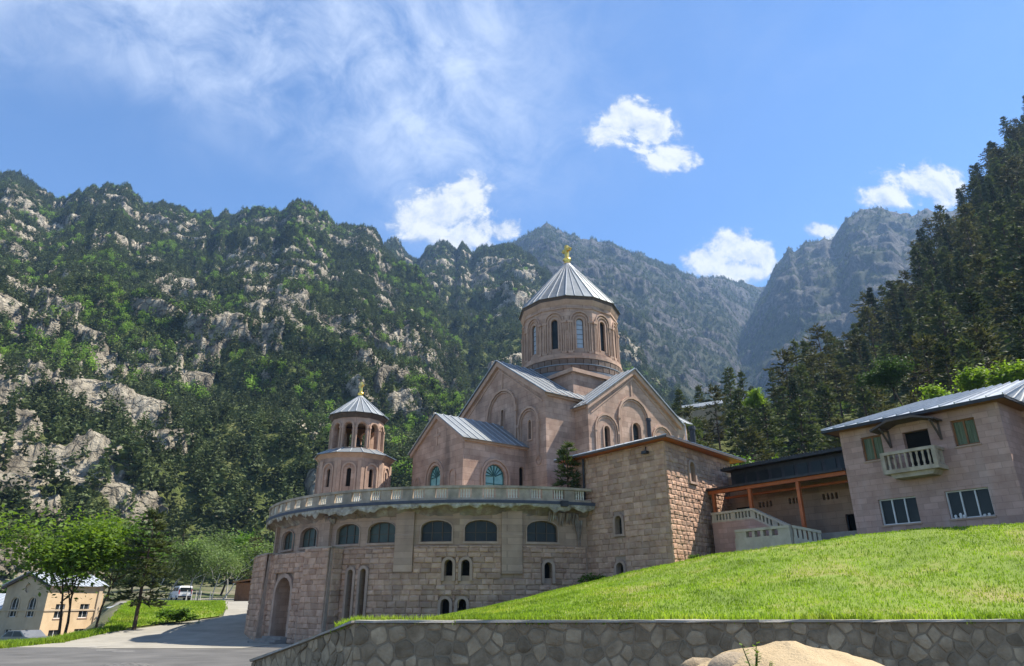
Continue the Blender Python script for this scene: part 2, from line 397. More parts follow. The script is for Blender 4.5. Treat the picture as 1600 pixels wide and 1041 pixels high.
def rockmat(name, rock, veg):
    m, nt, out = newmat(name)
    L = nt.links.new
    geo = nt.nodes.new('ShaderNodeNewGeometry')
    def noise(scale, d=8, st=None):
        n = nt.nodes.new('ShaderNodeTexNoise'); n.inputs['Scale'].default_value = scale
        n.inputs['Detail'].default_value = d; n.inputs['Roughness'].default_value = 0.68
        p = geo.outputs['Position']
        if st:
            mpn = nt.nodes.new('ShaderNodeMapping'); mpn.inputs['Scale'].default_value = st; L(p, mpn.inputs[0]); p = mpn.outputs[0]
        L(p, n.inputs['Vector']); return n.outputs[0]
    def ramp(f, cols, lo, hi):
        c = nt.nodes.new('ShaderNodeValToRGB'); e = c.color_ramp.elements
        e[0].position = lo; e[0].color = (*cols[0], 1); e[1].position = hi; e[1].color = (*cols[-1], 1)
        for i in range(1, len(cols) - 1):
            q = e.new(lo + (hi - lo) * i / (len(cols) - 1)); q.color = (*cols[i], 1)
        L(f, c.inputs[0]); return c.outputs[0]
    rk = ramp(noise(0.07, 12, (1, 1, 0.8)), rock, 0.36, 0.62)
    vo = nt.nodes.new('ShaderNodeTexVoronoi'); vo.feature = 'DISTANCE_TO_EDGE'; vo.inputs['Scale'].default_value = 0.16
    nd = nt.nodes.new('ShaderNodeVectorMath'); nd.operation = 'MULTIPLY_ADD'
    n3d = nt.nodes.new('ShaderNodeTexNoise'); n3d.inputs['Scale'].default_value = 0.09; n3d.inputs['Detail'].default_value = 6
    L(geo.outputs['Position'], n3d.inputs['Vector']); L(n3d.outputs['Color'], nd.inputs[0]); nd.inputs[1].default_value = (14, 14, 14); L(geo.outputs['Position'], nd.inputs[2])
    L(nd.outputs[0], vo.inputs['Vector'])
    crk = nt.nodes.new('ShaderNodeMapRange'); crk.inputs[1].default_value = 0.0; crk.inputs[2].default_value = 0.10; crk.inputs[3].default_value = 0.55; crk.inputs[4].default_value = 1.0
    L(vo.outputs['Distance'], crk.inputs[0])
    rm = nt.nodes.new('ShaderNodeVectorMath'); rm.operation = 'SCALE'; L(rk, rm.inputs[0]); L(crk.outputs[0], rm.inputs['Scale']); rk = rm.outputs[0]
    vg = ramp(noise(0.03, 8), veg, 0.35, 0.65)
    a = nt.nodes.new('ShaderNodeAttribute'); a.attribute_name = 'rock'
    ad = nt.nodes.new('ShaderNodeMath'); ad.operation = 'ADD'
    L(a.outputs['Fac'], ad.inputs[0])
    sb = nt.nodes.new('ShaderNodeMath'); sb.operation = 'MULTIPLY_ADD'
    L(noise(0.12, 8), sb.inputs[0]); sb.inputs[1].default_value = 1.2; sb.inputs[2].default_value = -0.6
    L(sb.outputs[0], ad.inputs[1])
    mr = nt.nodes.new('ShaderNodeMapRange'); mr.inputs[1].default_value = 0.40; mr.inputs[2].default_value = 0.58
    L(ad.outputs[0], mr.inputs[0])
    mx = nt.nodes.new('ShaderNodeMixRGB'); L(mr.outputs[0], mx.inputs[0]); L(vg, mx.inputs[1]); L(rk, mx.inputs[2])
    bs = nt.nodes.new('ShaderNodeBsdfPrincipled'); bs.inputs['Roughness'].default_value = 0.95
    bs.inputs['Specular IOR Level'].default_value = 0.1
    L(mx.outputs[0], bs.inputs['Base Color'])
    bp = nt.nodes.new('ShaderNodeBump'); bp.inputs['Strength'].default_value = 1.0; bp.inputs['Distance'].default_value = 7.0
    hm_ = nt.nodes.new('ShaderNodeMath'); hm_.operation = 'MULTIPLY_ADD'; L(crk.outputs[0], hm_.inputs[0]); hm_.inputs[1].default_value = 0.35; L(noise(0.10, 12, (1, 1, 0.8)), hm_.inputs[2])
    L(hm_.outputs[0], bp.inputs['Height']); L(bp.outputs[0], bs.inputs['Normal'])
    L(bs.outputs[0], out.inputs[0])
    return m
ROCK = [(0.15, 0.13, 0.10), (0.31, 0.275, 0.21), (0.47, 0.42, 0.325)]
VEG = [(0.055, 0.078, 0.022), (0.10, 0.125, 0.035), (0.18, 0.185, 0.07)]
M['mountain'] = rockmat('mountain_rock', ROCK, VEG)
M['mountainfar'] = rockmat('far_mountain_rock', [(0.04, 0.04, 0.039), (0.072, 0.07, 0.066), (0.13, 0.126, 0.115)],
                           [(0.024, 0.032, 0.017), (0.042, 0.05, 0.026), (0.07, 0.074, 0.042)])

# ------------------------------------------------------------------ scene helpers
ORG = {}

def tag(o, label=None, cat=None, group=None, kind=None):
    if label: o['label'] = label
    if cat: o['category'] = cat
    if group: o['group'] = group
    if kind: o['kind'] = kind
    return o

def thing(name, label, cat, loc, group=None):
    o = bpy.data.objects.new(name, None)
    COL.objects.link(o)
    o.empty_display_size = 0.3
    o.location = loc
    ORG[o.name] = Vector(loc)
    return tag(o, label, cat, group)

def mesh_from(name, verts, faces, material, smooth=False):
    me = bpy.data.meshes.new(name)
    me.from_pydata(verts, [], faces)
    me.materials.append(material)
    if smooth:
        me.polygons.foreach_set('use_smooth', [True] * len(me.polygons))
    me.update()
    return me

def put(name, verts, faces, material, parent=None, smooth=False):
    """one mesh object; verts in world space, kept relative to its thing"""
    org = ORG[parent.name] if parent else Vector((0, 0, 0))
    v = [(p[0] - org[0], p[1] - org[1], p[2] - org[2]) for p in verts]
    o = bpy.data.objects.new(name, mesh_from(name, v, faces, material, smooth))
    COL.objects.link(o)
    if parent:
        o.parent = parent
        ORG[o.name] = org
    return o

class Fr:
    """upright wall frame: s runs along R, d sticks out along N"""
    def __init__(self, O, R):
        self.O = Vector((O[0], O[1], 0)); self.R = Vector((R[0], R[1], 0)).normalized()
        self.N = Vector((self.R.y, -self.R.x, 0))
    def p(self, s, z, d=0.0):
        q = self.O + self.R * s + self.N * d
        return Vector((q.x, q.y, z))
    def at(self, s):
        return self.O + self.R * s, self.R, self.N

class B:
    def __init__(self):
        self.v = []; self.f = []
    def add(self, vs, fs):
        o = len(self.v); self.v += [tuple(p) for p in vs]
        self.f += [tuple(i + o for i in f) for f in fs]
    def poly(self, pts):
        self.add(pts, [tuple(range(len(pts)))])
    def hexa(self, p):                 # 8 corners: 4 bottom (ccw) then 4 top
        self.add(p, [(3, 2, 1, 0), (4, 5, 6, 7), (0, 1, 5, 4), (1, 2, 6, 5), (2, 3, 7, 6), (3, 0, 4, 7)])
    def fbox(self, fr, s0, s1, z0, z1, d0, d1):
        self.hexa([fr.p(s0, z0, d1), fr.p(s1, z0, d1), fr.p(s1, z0, d0), fr.p(s0, z0, d0),
                   fr.p(s0, z1, d1), fr.p(s1, z1, d1), fr.p(s1, z1, d0), fr.p(s0, z1, d0)])
    def box(self, x0, x1, y0, y1, z0, z1):
        self.hexa([(x0, y0, z0), (x1, y0, z0), (x1, y1, z0), (x0, y1, z0), (x0, y0, z1), (x1, y0, z1), (x1, y1, z1), (x0, y1, z1)])
    def extr(self, fr, pts, d0, d1):   # polygon (s,z) extruded between depths
        n = len(pts)
        self.add([fr.p(s, z, d1) for s, z in pts] + [fr.p(s, z, d0) for s, z in pts],
                 [tuple(range(n)), tuple(range(2 * n - 1, n - 1, -1))] + [(i, (i + 1) % n, n + (i + 1) % n, n + i) for i in range(n)])
    def tube(self, p0, p1, r0, r1, n=6, cap=True):
        p0 = Vector(p0); p1 = Vector(p1); d = (p1 - p0).normalized()
        a = d.orthogonal().normalized(); b = d.cross(a)
        vs = []
        for (p, r) in ((p0, r0), (p1, r1)):
            for i in range(n):
                t = 2 * math.pi * i / n
                vs.append(p + a * (r * math.cos(t)) + b * (r * math.sin(t)))
        fs = [(i, (i + 1) % n, n + (i + 1) % n, n + i) for i in range(n)]
        if cap: fs += [tuple(range(n - 1, -1, -1)), tuple(range(n, 2 * n))]
        self.add(vs, fs)
    def ring(self, fr, inner, outer, d0, d1):   # band between two open polylines of equal length
        n = len(inner)
        self.add([fr.p(s, z, d1) for s, z in inner] + [fr.p(s, z, d1) for s, z in outer]
                 + [fr.p(s, z, d0) for s, z in inner] + [fr.p(s, z, d0) for s, z in outer],
                 [(i, i + 1, n + i + 1, n + i) for i in range(n - 1)]
                 + [(n + i, n + i + 1, 3 * n + i + 1, 3 * n + i) for i in range(n - 1)]
                 + [(i, i + 1, 2 * n + i + 1, 2 * n + i) for i in range(n - 1)]
                 + [(0, n, 3 * n, 2 * n), (n - 1, 2 * n - 1, 4 * n - 1, 3 * n - 1)])
    def lathe(self, c, prof, n, a0=0.0, a1=2 * math.pi, rot=0.0):
        full = abs(a1 - a0 - 2 * math.pi) < 1e-6
        m = n if full else n + 1
        vs = []
        for r, z in prof:
            for i in range(m):
                t = rot + a0 + (a1 - a0) * i / n
                vs.append((c[0] + r * math.cos(t), c[1] + r * math.sin(t), z))
        fs = []
        for k in range(len(prof) - 1):
            for i in range(n):
                j = (i + 1) % m if full else i + 1
                fs.append((k * m + i, k * m + j, (k + 1) * m + j, (k + 1) * m + i))
        self.add(vs, fs)
    def build(self, name, material, parent=None, smooth=False):
        return put(name, self.v, self.f, material, parent, smooth)

def arch(sc, hw, z0, zs, rise=None, n=8):
    r = hw if rise is None else rise
    return [(sc - hw, z0), (sc + hw, z0)] + [(sc + hw * math.cos(math.pi * i / n), zs + r * math.sin(math.pi * i / n)) for i in range(n + 1)]

def archline(sc, hw, z0, zs, rise=None, n=8):
    a = arch(sc, hw, z0, zs, rise, n)
    return [a[1]] + a[2:] + [a[0]]

def wall(b, fr, outer, holes, depth):
    polys = [[Vector((s, z, 0)) for s, z in outer]] + [[Vector((s, z, 0)) for s, z in h] for h in holes]
    tris = tessellate_polygon(polys)
    flat = [q for pl in polys for q in pl]
    b.add([fr.p(q.x, q.y) for q in flat], [tuple(t) for t in tris])
    for h in holes:
        n = len(h)
        b.add([fr.p(s, z) for s, z in h] + [fr.p(s, z, -depth) for s, z in h], [(i, (i + 1) % n, n + (i + 1) % n, n + i) for i in range(n)])

def window(fr, parent, sc, hw, z0, zs, rise, depth, lights=1, bars=0, glass='glass', frame='frame', fw=0.05, sill=None):
    """frame in the opening, each light its own pane"""
    b = B()
    b.ring(fr, archline(sc, hw - fw, z0 + fw, zs, (hw if rise is None else rise) - fw if (rise is None or rise > fw) else 0),
           archline(sc, hw, z0, zs, rise), -depth, -depth + 0.07)
    b.fbox(fr, sc - hw, sc + hw, z0, z0 + fw, -depth, -depth + 0.07)
    r = hw if rise is None else rise
    top = lambda s: zs + r * math.sqrt(max(0, 1 - ((s - sc) / hw) ** 2))
    for k in range(1, lights):
        s = sc - hw + 2 * hw * k / lights
        b.fbox(fr, s - fw * 0.5, s + fw * 0.5, z0, top(s), -depth, -depth + 0.065)
    for k in range(1, bars + 1):
        z = z0 + (zs + r * 0.6 - z0) * k / (bars + 1)
        b.fbox(fr, sc - hw, sc + hw, z - fw * 0.3, z + fw * 0.3, -depth, -depth + 0.06)
    w = b.build('window', M[frame], parent)
    for k in range(lights):
        sa = sc - hw + 2 * hw * k / lights; sb = sc - hw + 2 * hw * (k + 1) / lights
        pts = [(sa, z0), (sb, z0)] + [(sb + (sa - sb) * i / 5, top(sb + (sa - sb) * i / 5)) for i in range(6)]
        pb = B(); pb.poly([fr.p(s, z, -depth + 0.02 + 0.004 * (k % 2)) for s, z in pts])
        pb.build('pane', M[glass], w)
    if sill:
        sb_ = B(); sb_.fbox(fr, sc - hw - 0.08, sc + hw + 0.08, z0 - 0.09, z0 - 0.005, -depth + 0.05, sill); sb_.build('sill', M['trim'], w)
    return w

def panels(parent, e0, e1, r0, r1, n, material, th=0.05, seam='seam', names=('roof_panel', 'seam'), sh=0.05):
    """a metal roof slope laid in strips with upstanding seams; e = eave ends, r = ridge ends"""
    e0, e1, r0, r1 = map(Vector, (e0, e1, r0, r1))
    nrm = (e1 - e0).cross((r0 + r1) / 2 - e0).normalized()
    if nrm.z < 0: nrm = -nrm
    for i in range(n):
        a = i / n; c = (i + 1) / n
        q = [e0.lerp(e1, a), e0.lerp(e1, c), r0.lerp(r1, c), r0.lerp(r1, a)]
        b = B(); b.hexa([p for p in q] + [p + nrm * th for p in q])
        b.build(names[0], M[material], parent)
    for i in range(n + 1):
        a = i / n
        p, q = e0.lerp(e1, a), r0.lerp(r1, a)
        d = (e1 - e0).normalized() * 0.022
        b = B(); b.hexa([p - d + nrm * th, p + d + nrm * th, q + d + nrm * th, q - d + nrm * th,
                         p - d + nrm * (th + sh), p + d + nrm * (th + sh), q + d + nrm * (th + sh), q - d + nrm * (th + sh)])
        b.build(names[1], M[seam], parent)

# ------------------------------------------------------------------ ground, road, lawn
GY = [-60, 8, 45, 52, 60, 75, 105, 200, 400]
GZ = [0.2, 0, -0.7, -0.1, 0.7, 1.35, 1.85, 6, 20]

def gz(X, Y):
    X = np.asarray(X, float); Y = np.asarray(Y, float)
    base = np.interp(Y, GY, GZ)
    lim = 28.0 + np.clip(Y - 51, 0, 90) * 0.53
    dip = sstep(-X - lim, 0, 5) * sstep(Y, 38, 48) * (1 - sstep(Y, 125, 160))
    low = -1.3 - 0.045 * (Y - 45)
    return base * (1 - dip) + low * dip

def grid(name, xs, ys, zf, material, kind='structure'):
    X, Y = np.meshgrid(xs, ys)
    Z = zf(X, Y)
    v = np.c_[X.ravel(), Y.ravel(), Z.ravel()]
    nx, ny = len(xs), len(ys)
    i = np.arange((ny - 1) * (nx - 1)); r, c = i // (nx - 1), i % (nx - 1)
    f = np.c_[r * nx + c, r * nx + c + 1, (r + 1) * nx + c + 1, (r + 1) * nx + c]
    o = put(name, v.tolist(), f.tolist(), material, None, True)
    return tag(o, kind=kind)

xs = np.concatenate([np.linspace(-420, -70, 36), np.linspace(-68, 40, 109), np.linspace(45, 420, 36)])
ys = np.concatenate([np.linspace(-60, 10, 15), np.linspace(11, 110, 100), np.linspace(115, 420, 40)])
def ground_z(X, Y):
    p = np.c_[X.ravel() * 0.08, Y.ravel() * 0.08, X.ravel() * 0]
    n = fbm(p, 4, 3).reshape(X.shape) - 0.5
    away = sstep(np.abs(X), 30, 80) + sstep(Y, 110, 180)
    return gz(X, Y) - 0.03 + n * 3.0 * np.clip(away, 0, 1)
grid('ground', xs, ys, ground_z, M['earth'])

def strip(name, rows, lift, material, n=24, kind='structure'):
    """a surface draped on the ground between left and right edges given per Y"""
    vs = []; fs = []
    for (Y, a, b) in rows:
        for i in range(n + 1):
            X = a + (b - a) * i / n
            vs.append((X, Y, float(gz(X, Y)) + lift))
    for r in range(len(rows) - 1):
        for i in range(n):
            k = r * (n + 1) + i
            fs.append((k, k + 1, k + n + 2, k + n + 1))
    return tag(put(name, vs, fs, material, None, True), kind=kind)

def edge(tab, Y):
    return float(np.interp(Y, [t[0] for t in tab], [t[1] for t in tab]))
LEFT = [(-40, -60), (20, -40), (36.8, -25.6), (44, -27.5), (50, -27.2), (54, -25.2), (58, -23.0), (66, -26.0), (74, -29.6), (80, -37), (86, -60), (112, -64)]
RIGHT = [(-40, 40), (15, 40), (15.2, 30), (19, -4), (22, -6), (38, -9), (60, -14), (112, -12)]
strip('asphalt_road', [(Y, edge(LEFT, Y), edge(RIGHT, Y)) for Y in np.linspace(-40, 38.6, 60)], 0.012, M['asphalt'])
strip('concrete_road', [(Y, edge(LEFT, Y), edge(RIGHT, Y)) for Y in np.linspace(38.6, 110, 90)], 0.016, M['paving'])
strip('entrance_apron', [(Y, -22 + (Y - 36) * 0.35, -13.5) for Y in np.linspace(37, 42.5, 8)], 0.030, M['paving'], 8)
# worn edge dashes where the asphalt meets the pale paving
for k in range(9):
    t = k / 8
    px, py = 190 + 55 * (1 - t) ** 2 - 3 + 40 * t * 0, 1024 - 26 * t
    Y = 33.5 + 9.5 * t; X = -17.6 - 4.5 * math.sin(t * 2.6)
    b = B(); w = 0.16
    q = [(X - 0.5, Y), (X + 0.4, Y + 0.1), (X + 0.45, Y + 0.1 + w), (X - 0.45, Y + w)]
    b.poly([(a, c, float(gz(a, c)) + 0.042) for a, c in q])
    tag(b.build('road_marking', M['paint']), kind='structure')

# grassy bank on the right: from the top of the rubble wall up to the buildings
LB = [(-7.1, 20.4, 0.10), (-5.2, 18.3, 0.66), (-3.5, 16.35, 1.19), (0, 16.2, 1.19), (4, 16.1, 1.20), (9, 15.9, 1.21), (15, 15.7, 1.23), (20, 15.5, 1.24), (34, 15.1, 1.25)]
LT = [(-11.3, 42.0, -0.6), (-9.5, 41.2, -0.2), (-7, 40.4, 0.5), (-1, 39.8, 1.6), (4.5, 41.5, 2.9), (8.6, 36.6, 3.80), (16.6, 33.2, 4.78), (21, 27.8, 4.72), (36, 25, 4.9)]
LU = np.arange(9.0)
def lawn(u, v):
    """u along the bank 0..8, v across it 0 (wall) .. 1 (buildings) .. 2 (terrace behind)"""
    u = np.asarray(u, float); v = np.asarray(v, float)
    bx, by, bz = [np.interp(u, LU, [p[i] for p in LB]) for i in range(3)]
    tx, ty, tz = [np.interp(u, LU, [p[i] for p in LT]) for i in range(3)]
    w = np.clip(v, 0, 1); e = np.clip(v - 1, 0, 1)
    x = bx + (tx - bx) * w + e * 6; y = by + (ty - by) * w + e * 46
    k_ = np.clip(w / 0.62, 0, 1)
    drop = np.interp(u, LU, [0.25, 0.2, 0.0, 0.1, 0.26, 0.32, 0.5, 0.5, 0.5])
    z = bz + (tz - drop - bz) * (k_ * 1.18 - 0.18 * k_ * k_) - 0.12 * np.clip((w - 0.62) / 0.38, 0, 1) + e * 0.3
    z = z + (fbm(np.c_[x.ravel() * 0.5, y.ravel() * 0.5, x.ravel() * 0], 4, 11).reshape(x.shape) - 0.5) * 0.22 * np.sin(np.clip(w, 0, 1) * math.pi)
    return x, y, z
uu = np.linspace(0, 8, 161); vv = np.concatenate([np.linspace(0, 1, 50), np.linspace(1.05, 2, 12)])
U, VV = np.meshgrid(uu, vv)
x, y, z = lawn(U, VV)
nx = len(uu)
i = np.arange((len(vv) - 1) * (nx - 1)); r, c = i // (nx - 1), i % (nx - 1)
lawn_o = put('lawn', np.c_[x.ravel(), y.ravel(), z.ravel()].tolist(), np.c_[r * nx + c, r * nx + c + 1, (r + 1) * nx + c + 1, (r + 1) * nx + c].tolist(), M['turf'], None, True)
tag(lawn_o, kind='structure')

def blades(name, P, hgt, wid, material, per=3, spread=0.06):
    """many thin grass blades as one mass"""
    n = len(P) * per
    base = np.repeat(P, per, 0) + np.c_[RNG.normal(0, spread, n), RNG.normal(0, spread, n), np.zeros(n)]
    a = RNG.uniform(0, 2 * math.pi, n); h = hgt * RNG.uniform(0.5, 1.25, n); w = wid * RNG.uniform(0.7, 1.3, n)
    lean = RNG.uniform(0.1, 0.75, n) * h; la = RNG.uniform(0, 2 * math.pi, n)
    d = np.c_[np.cos(a), np.sin(a), np.zeros(n)] * w[:, None]
    tip = base + np.c_[np.cos(la) * lean, np.sin(la) * lean, h]
    mid = base + np.c_[np.cos(la) * lean * 0.35, np.sin(la) * lean * 0.35, h * 0.6]
    v = np.stack([base - d - [0, 0, 0.02], base + d - [0, 0, 0.02], mid + d * 0.7, mid - d * 0.7, tip], 1).reshape(-1, 3)
    k = np.arange(n) * 5
    f4 = np.c_[k, k + 1, k + 2, k + 3]; f3 = np.c_[k + 3, k + 2, k + 4]
    me = bpy.data.meshes.new(name)
    me.from_pydata(v.tolist(), [], f4.tolist() + f3.tolist())
    me.materials.append(material)
    at_ = me.attributes.new('rnd', 'FLOAT', 'POINT')
    patch = fbm(np.c_[base[:, 0] * 0.7, base[:, 1] * 0.7, base[:, 2] * 0], 4, 5)
    at_.data.foreach_set('value', np.repeat(np.clip(RNG.uniform(0, 1, n) * 0.6 + (patch - 0.3), 0, 1), 5))
    o = bpy.data.objects.new(name, me); COL.objects.link(o)
    return o

n = 80000
u = RNG.uniform(1.3, 7.6, n); v = RNG.uniform(0, 1.04, n) ** 1.0
x, y, z = lawn(u, v)
dist = np.hypot(x, y)
keep = RNG.uniform(0, 1, n) < np.clip(1.25 - dist / 60, 0.3, 1)
P = np.c_[x, y, z][keep]
g = blades('grass', P, 0.068, 0.010, M['blade'])
tag(g, 'short bright green grass covering the bank above the rubble wall', 'grass', kind='stuff')
# fringe hanging over the coping
n = 3500
u = RNG.uniform(1.7, 8, n); x, y, z = lawn(u, np.full(n, 0.012))
g = blades('grass', np.c_[x, y + RNG.uniform(-0.12, 0.1, n), z + 0.02], 0.16, 0.011, M['blade'], 2, 0.05)
tag(g, 'ragged grass fringe along the coping of the rubble wall', 'grass', kind='stuff')

n = 900
u = RNG.uniform(1.6, 7.6, n); v = RNG.uniform(0.02, 0.62, n); x, y, z = lawn(u, v)
keep = fbm(np.c_[x * 0.35, y * 0.35, x * 0], 3, 51) > 0.5
g = blades('weeds', np.c_[x, y, z][keep], 0.10, 0.014, M['leafroad'], 6, 0.08)
tag(g, 'scattered darker weeds and taller tufts in the bright lawn', 'weeds', kind='stuff')
# left lawn island between road and parking: a turf bank with a few blades
def island(a, t):
    # a 0..1 along the road edge, t 0..1 up the bank
    ex = np.interp(a, [0, .2, .4, .6, .8, 1], [-28.2, -27.6, -26.6, -25.3, -23.4, -26.0])
    ey = np.interp(a, [0, .2, .4, .6, .8, 1], [50.5, 51.5, 52.8, 55, 58.4, 65.5])
    fx = np.interp(a, [0, .2, .4, .6, .8, 1], [-43, -41.5, -40, -38, -34, -29.8])
    fy = np.interp(a, [0, .2, .4, .6, .8, 1], [82, 83, 84, 84, 81, 74.5])
    x = ex + (fx - ex) * t; y = ey + (fy - ey) * t
    zb = gz(ex, ey) + 0.05
    z = zb + (1.62 - zb) * np.sin(np.clip(t * 1.15, 0, 1) * math.pi / 2)
    return x, y, z
A, T = np.meshgrid(np.linspace(0, 1, 50), np.linspace(0, 1, 30))
x, y, z = island(A, T)
i = np.arange(29 * 49); r, c = i // 49, i % 49
o = put('lawn', np.c_[x.ravel(), y.ravel(), z.ravel()].tolist(), np.c_[r * 50 + c, r * 50 + c + 1, (r + 1) * 50 + c + 1, (r + 1) * 50 + c].tolist(), M['turf'], None, True)
tag(o, kind='structure')
n = 9000
x, y, z = island(RNG.uniform(0, 1, n), RNG.uniform(0, 1, n))
g = blades('grass', np.c_[x, y, z], 0.16, 0.03, M['blade'], 2, 0.12)
tag(g, 'mown green grass on the bank below the parked white van', 'grass', kind='stuff')
# verge along the far side of the asphalt
n = 3500
t = RNG.uniform(0, 1, n)
y = 34 + 17 * t; x = np.interp(y, [q[0] for q in LEFT], [q[1] for q in LEFT]) - np.abs(RNG.normal(0, 0.7, n)) - 0.1
g = blades('grass', np.c_[x, y, gz(x, y)], 0.3, 0.03, M['blade'], 3, 0.15)
tag(g, 'tufty verge grass between the asphalt and the ochre house', 'grass', kind='stuff')

# ------------------------------------------------------------------ mountains
def mountain(name, sky, Df, zf, cols, rows, amp, fs, seed, material, cliff=45, steep=0.72, rockbias=0.0, back=0.25, prof=1.1, rock_at=0.532, low_rock=0.0, jag=0.0):
    """one valley wall: sky = [(px, py, distance)] of its ridge; Df, zf = its foot"""
    sk = np.array(sky, float)
    px = np.linspace(sk[0, 0], sk[-1, 0], cols)
    py = np.interp(px, sk[:, 0], sk[:, 1]); Dr = np.interp(px, sk[:, 0], sk[:, 2])
    u = (px - 800) / F; v = (520.5 - py) / F; den = CP - v * SP
    a = u / den; t = (SP + v * CP) / den
    zr = EYE + t * Dr
    zr = zr + jag * (ridged(np.c_[px / 26.0, px * 0, px * 0 + seed], 4, seed + 3, 0.6) - 0.62)
    if not np.isscalar(Df):
        Df = np.interp(px, [q[0] for q in Df], [q[1] for q in Df])
    nb = int(rows * back)
    w = np.concatenate([np.linspace(0, 1, rows), 1 + np.linspace(0, 1, nb + 1)[1:]])
    W = w[:, None]
    s = np.clip(W, 0, 1); e = np.clip(W - 1, 0, 1)
    Y = Df + (Dr - Df) * s + e * Dr * 0.35
    X = a[None, :] * Y
    Z = zf + (zr - zf) * s ** prof - e * (zr - zf) * 0.5
    P = np.c_[((X + 0.35 * Z) / fs).ravel(), (Y / fs).ravel(), (Z / fs * 0.95).ravel()]
    hold = sstep(W, 0, 0.08) * (1 - 0.80 * sstep(W, 0.86, 1.0) * (1 - sstep(W, 1.0, 1.15)))
    big = (ridged(P, 3, seed) - 0.55).reshape(X.shape)
    mid = (ridged(P * 4.1, 4, seed + 20) - 0.55).reshape(X.shape)
    fine = (ridged(P * 15, 4, seed + 40, 0.6) - 0.55).reshape(X.shape)
    wq = np.c_[fbm(P * 2.0 + 3.3, 3, seed + 7), fbm(P * 2.0 + 8.1, 3, seed + 8), fbm(P * 2.0 + 1.7, 3, seed + 9)] - 0.5
    pt = fbm(P * 4.6 + wq * 1.8, 5, seed + 70, 0.58).reshape(X.shape) + low_rock * (1 - sstep(px, 120, 420))[None, :] * (1 - sstep(W, 0.22, 0.5)) + 0.035 * sstep(W, 0.72, 0.92) * (low_rock > 0)
    patch = sstep(pt, rock_at, rock_at + 0.055)
    crag = (ridged(P * 13 + wq * 2.5, 5, seed + 30, 0.62) - 0.5).reshape(X.shape)
    D = amp * (big * 1.0 + mid * 0.17 + fine * 0.05 + patch * (0.07 + 0.085 * crag)) * hold
    ln = np.sqrt(X ** 2 + Y ** 2)
    X = X - X / ln * D * 0.75; Y = Y - Y / ln * D * 0.75; Z = Z + D * 0.5
    q = Z / cliff + (fbm(P * 2.3, 3, seed + 60).reshape(X.shape)) * 2.6
    fr = q - np.floor(q)
    mask = (0.25 + 0.75 * patch) * hold
    Z = Z + cliff * (sstep(fr, 0.25, 0.80) - fr) * mask * 0.60
    v3 = np.c_[X.ravel(), Y.ravel(), Z.ravel()]
    nr = len(w)
    du = np.gradient(np.stack([X, Y, Z], -1), axis=1); dv = np.gradient(np.stack([X, Y, Z], -1), axis=0)
    N = np.cross(du, dv); N /= np.linalg.norm(N, axis=-1, keepdims=True) + 1e-9
    nz = np.abs(N[..., 2])
    rock = 0.85 * patch + 0.6 * sstep(nz + (0.5 - fbm(P * 5, 4, seed + 90).reshape(X.shape)) * 0.35, steep, steep - 0.28) + rockbias
    i = np.arange((nr - 1) * (cols - 1)); r, c = i // (cols - 1), i % (cols - 1)
    f = np.c_[r * cols + c, r * cols + c + 1, (r + 1) * cols + c + 1, (r + 1) * cols + c]
    me = bpy.data.meshes.new(name)
    me.vertices.add(len(v3)); me.vertices.foreach_set('co', v3.ravel())
    me.loops.add(f.size); me.loops.foreach_set('vertex_index', f.ravel().astype(np.int32))
    me.polygons.add(len(f)); me.polygons.foreach_set('loop_start', np.arange(len(f), dtype=np.int32) * 4)
    me.polygons.foreach_set('use_smooth', np.ones(len(f), bool))
    me.update(calc_edges=True)
    at_ = me.attributes.new('rock', 'FLOAT', 'POINT'); at_.data.foreach_set('value', np.clip(rock, 0, 1.2).ravel())
    me.materials.append(material)
    o = bpy.data.objects.new(name, me); COL.objects.link(o)
    tag(o, kind='structure')
    front = r < rows - 1 + nb // 4
    return dict(v=v3, f=f[front], rock=np.clip(rock, 0, 1).ravel(), fs=fs, seed=seed)

def scatter(m, n, dens_rock=0.08, patch=0.0, pseed=1):
    v, f = m['v'], m['f']
    a, b, c, d = (v[f[:, k]] for k in range(4))
    area = 0.5 * np.linalg.norm(np.cross(c - a, d - b), axis=1)
    rk = m['rock'][f].mean(1)
    p = area * (dens_rock + (1 - dens_rock) * (1 - sstep(rk, 0.35, 0.75)))
    if patch:
        ctr = (a + c) / 2
        p = p * sstep(fbm(ctr / 55.0 + 5.7, 4, pseed), patch, patch + 0.12)
    k = RNG.choice(len(f), n, p=p / p.sum())
    s, t = RNG.uniform(0, 1, (2, n, 1))
    return (a[k] * (1 - s) + b[k] * s) * (1 - t) + (d[k] * (1 - s) + c[k] * s) * t

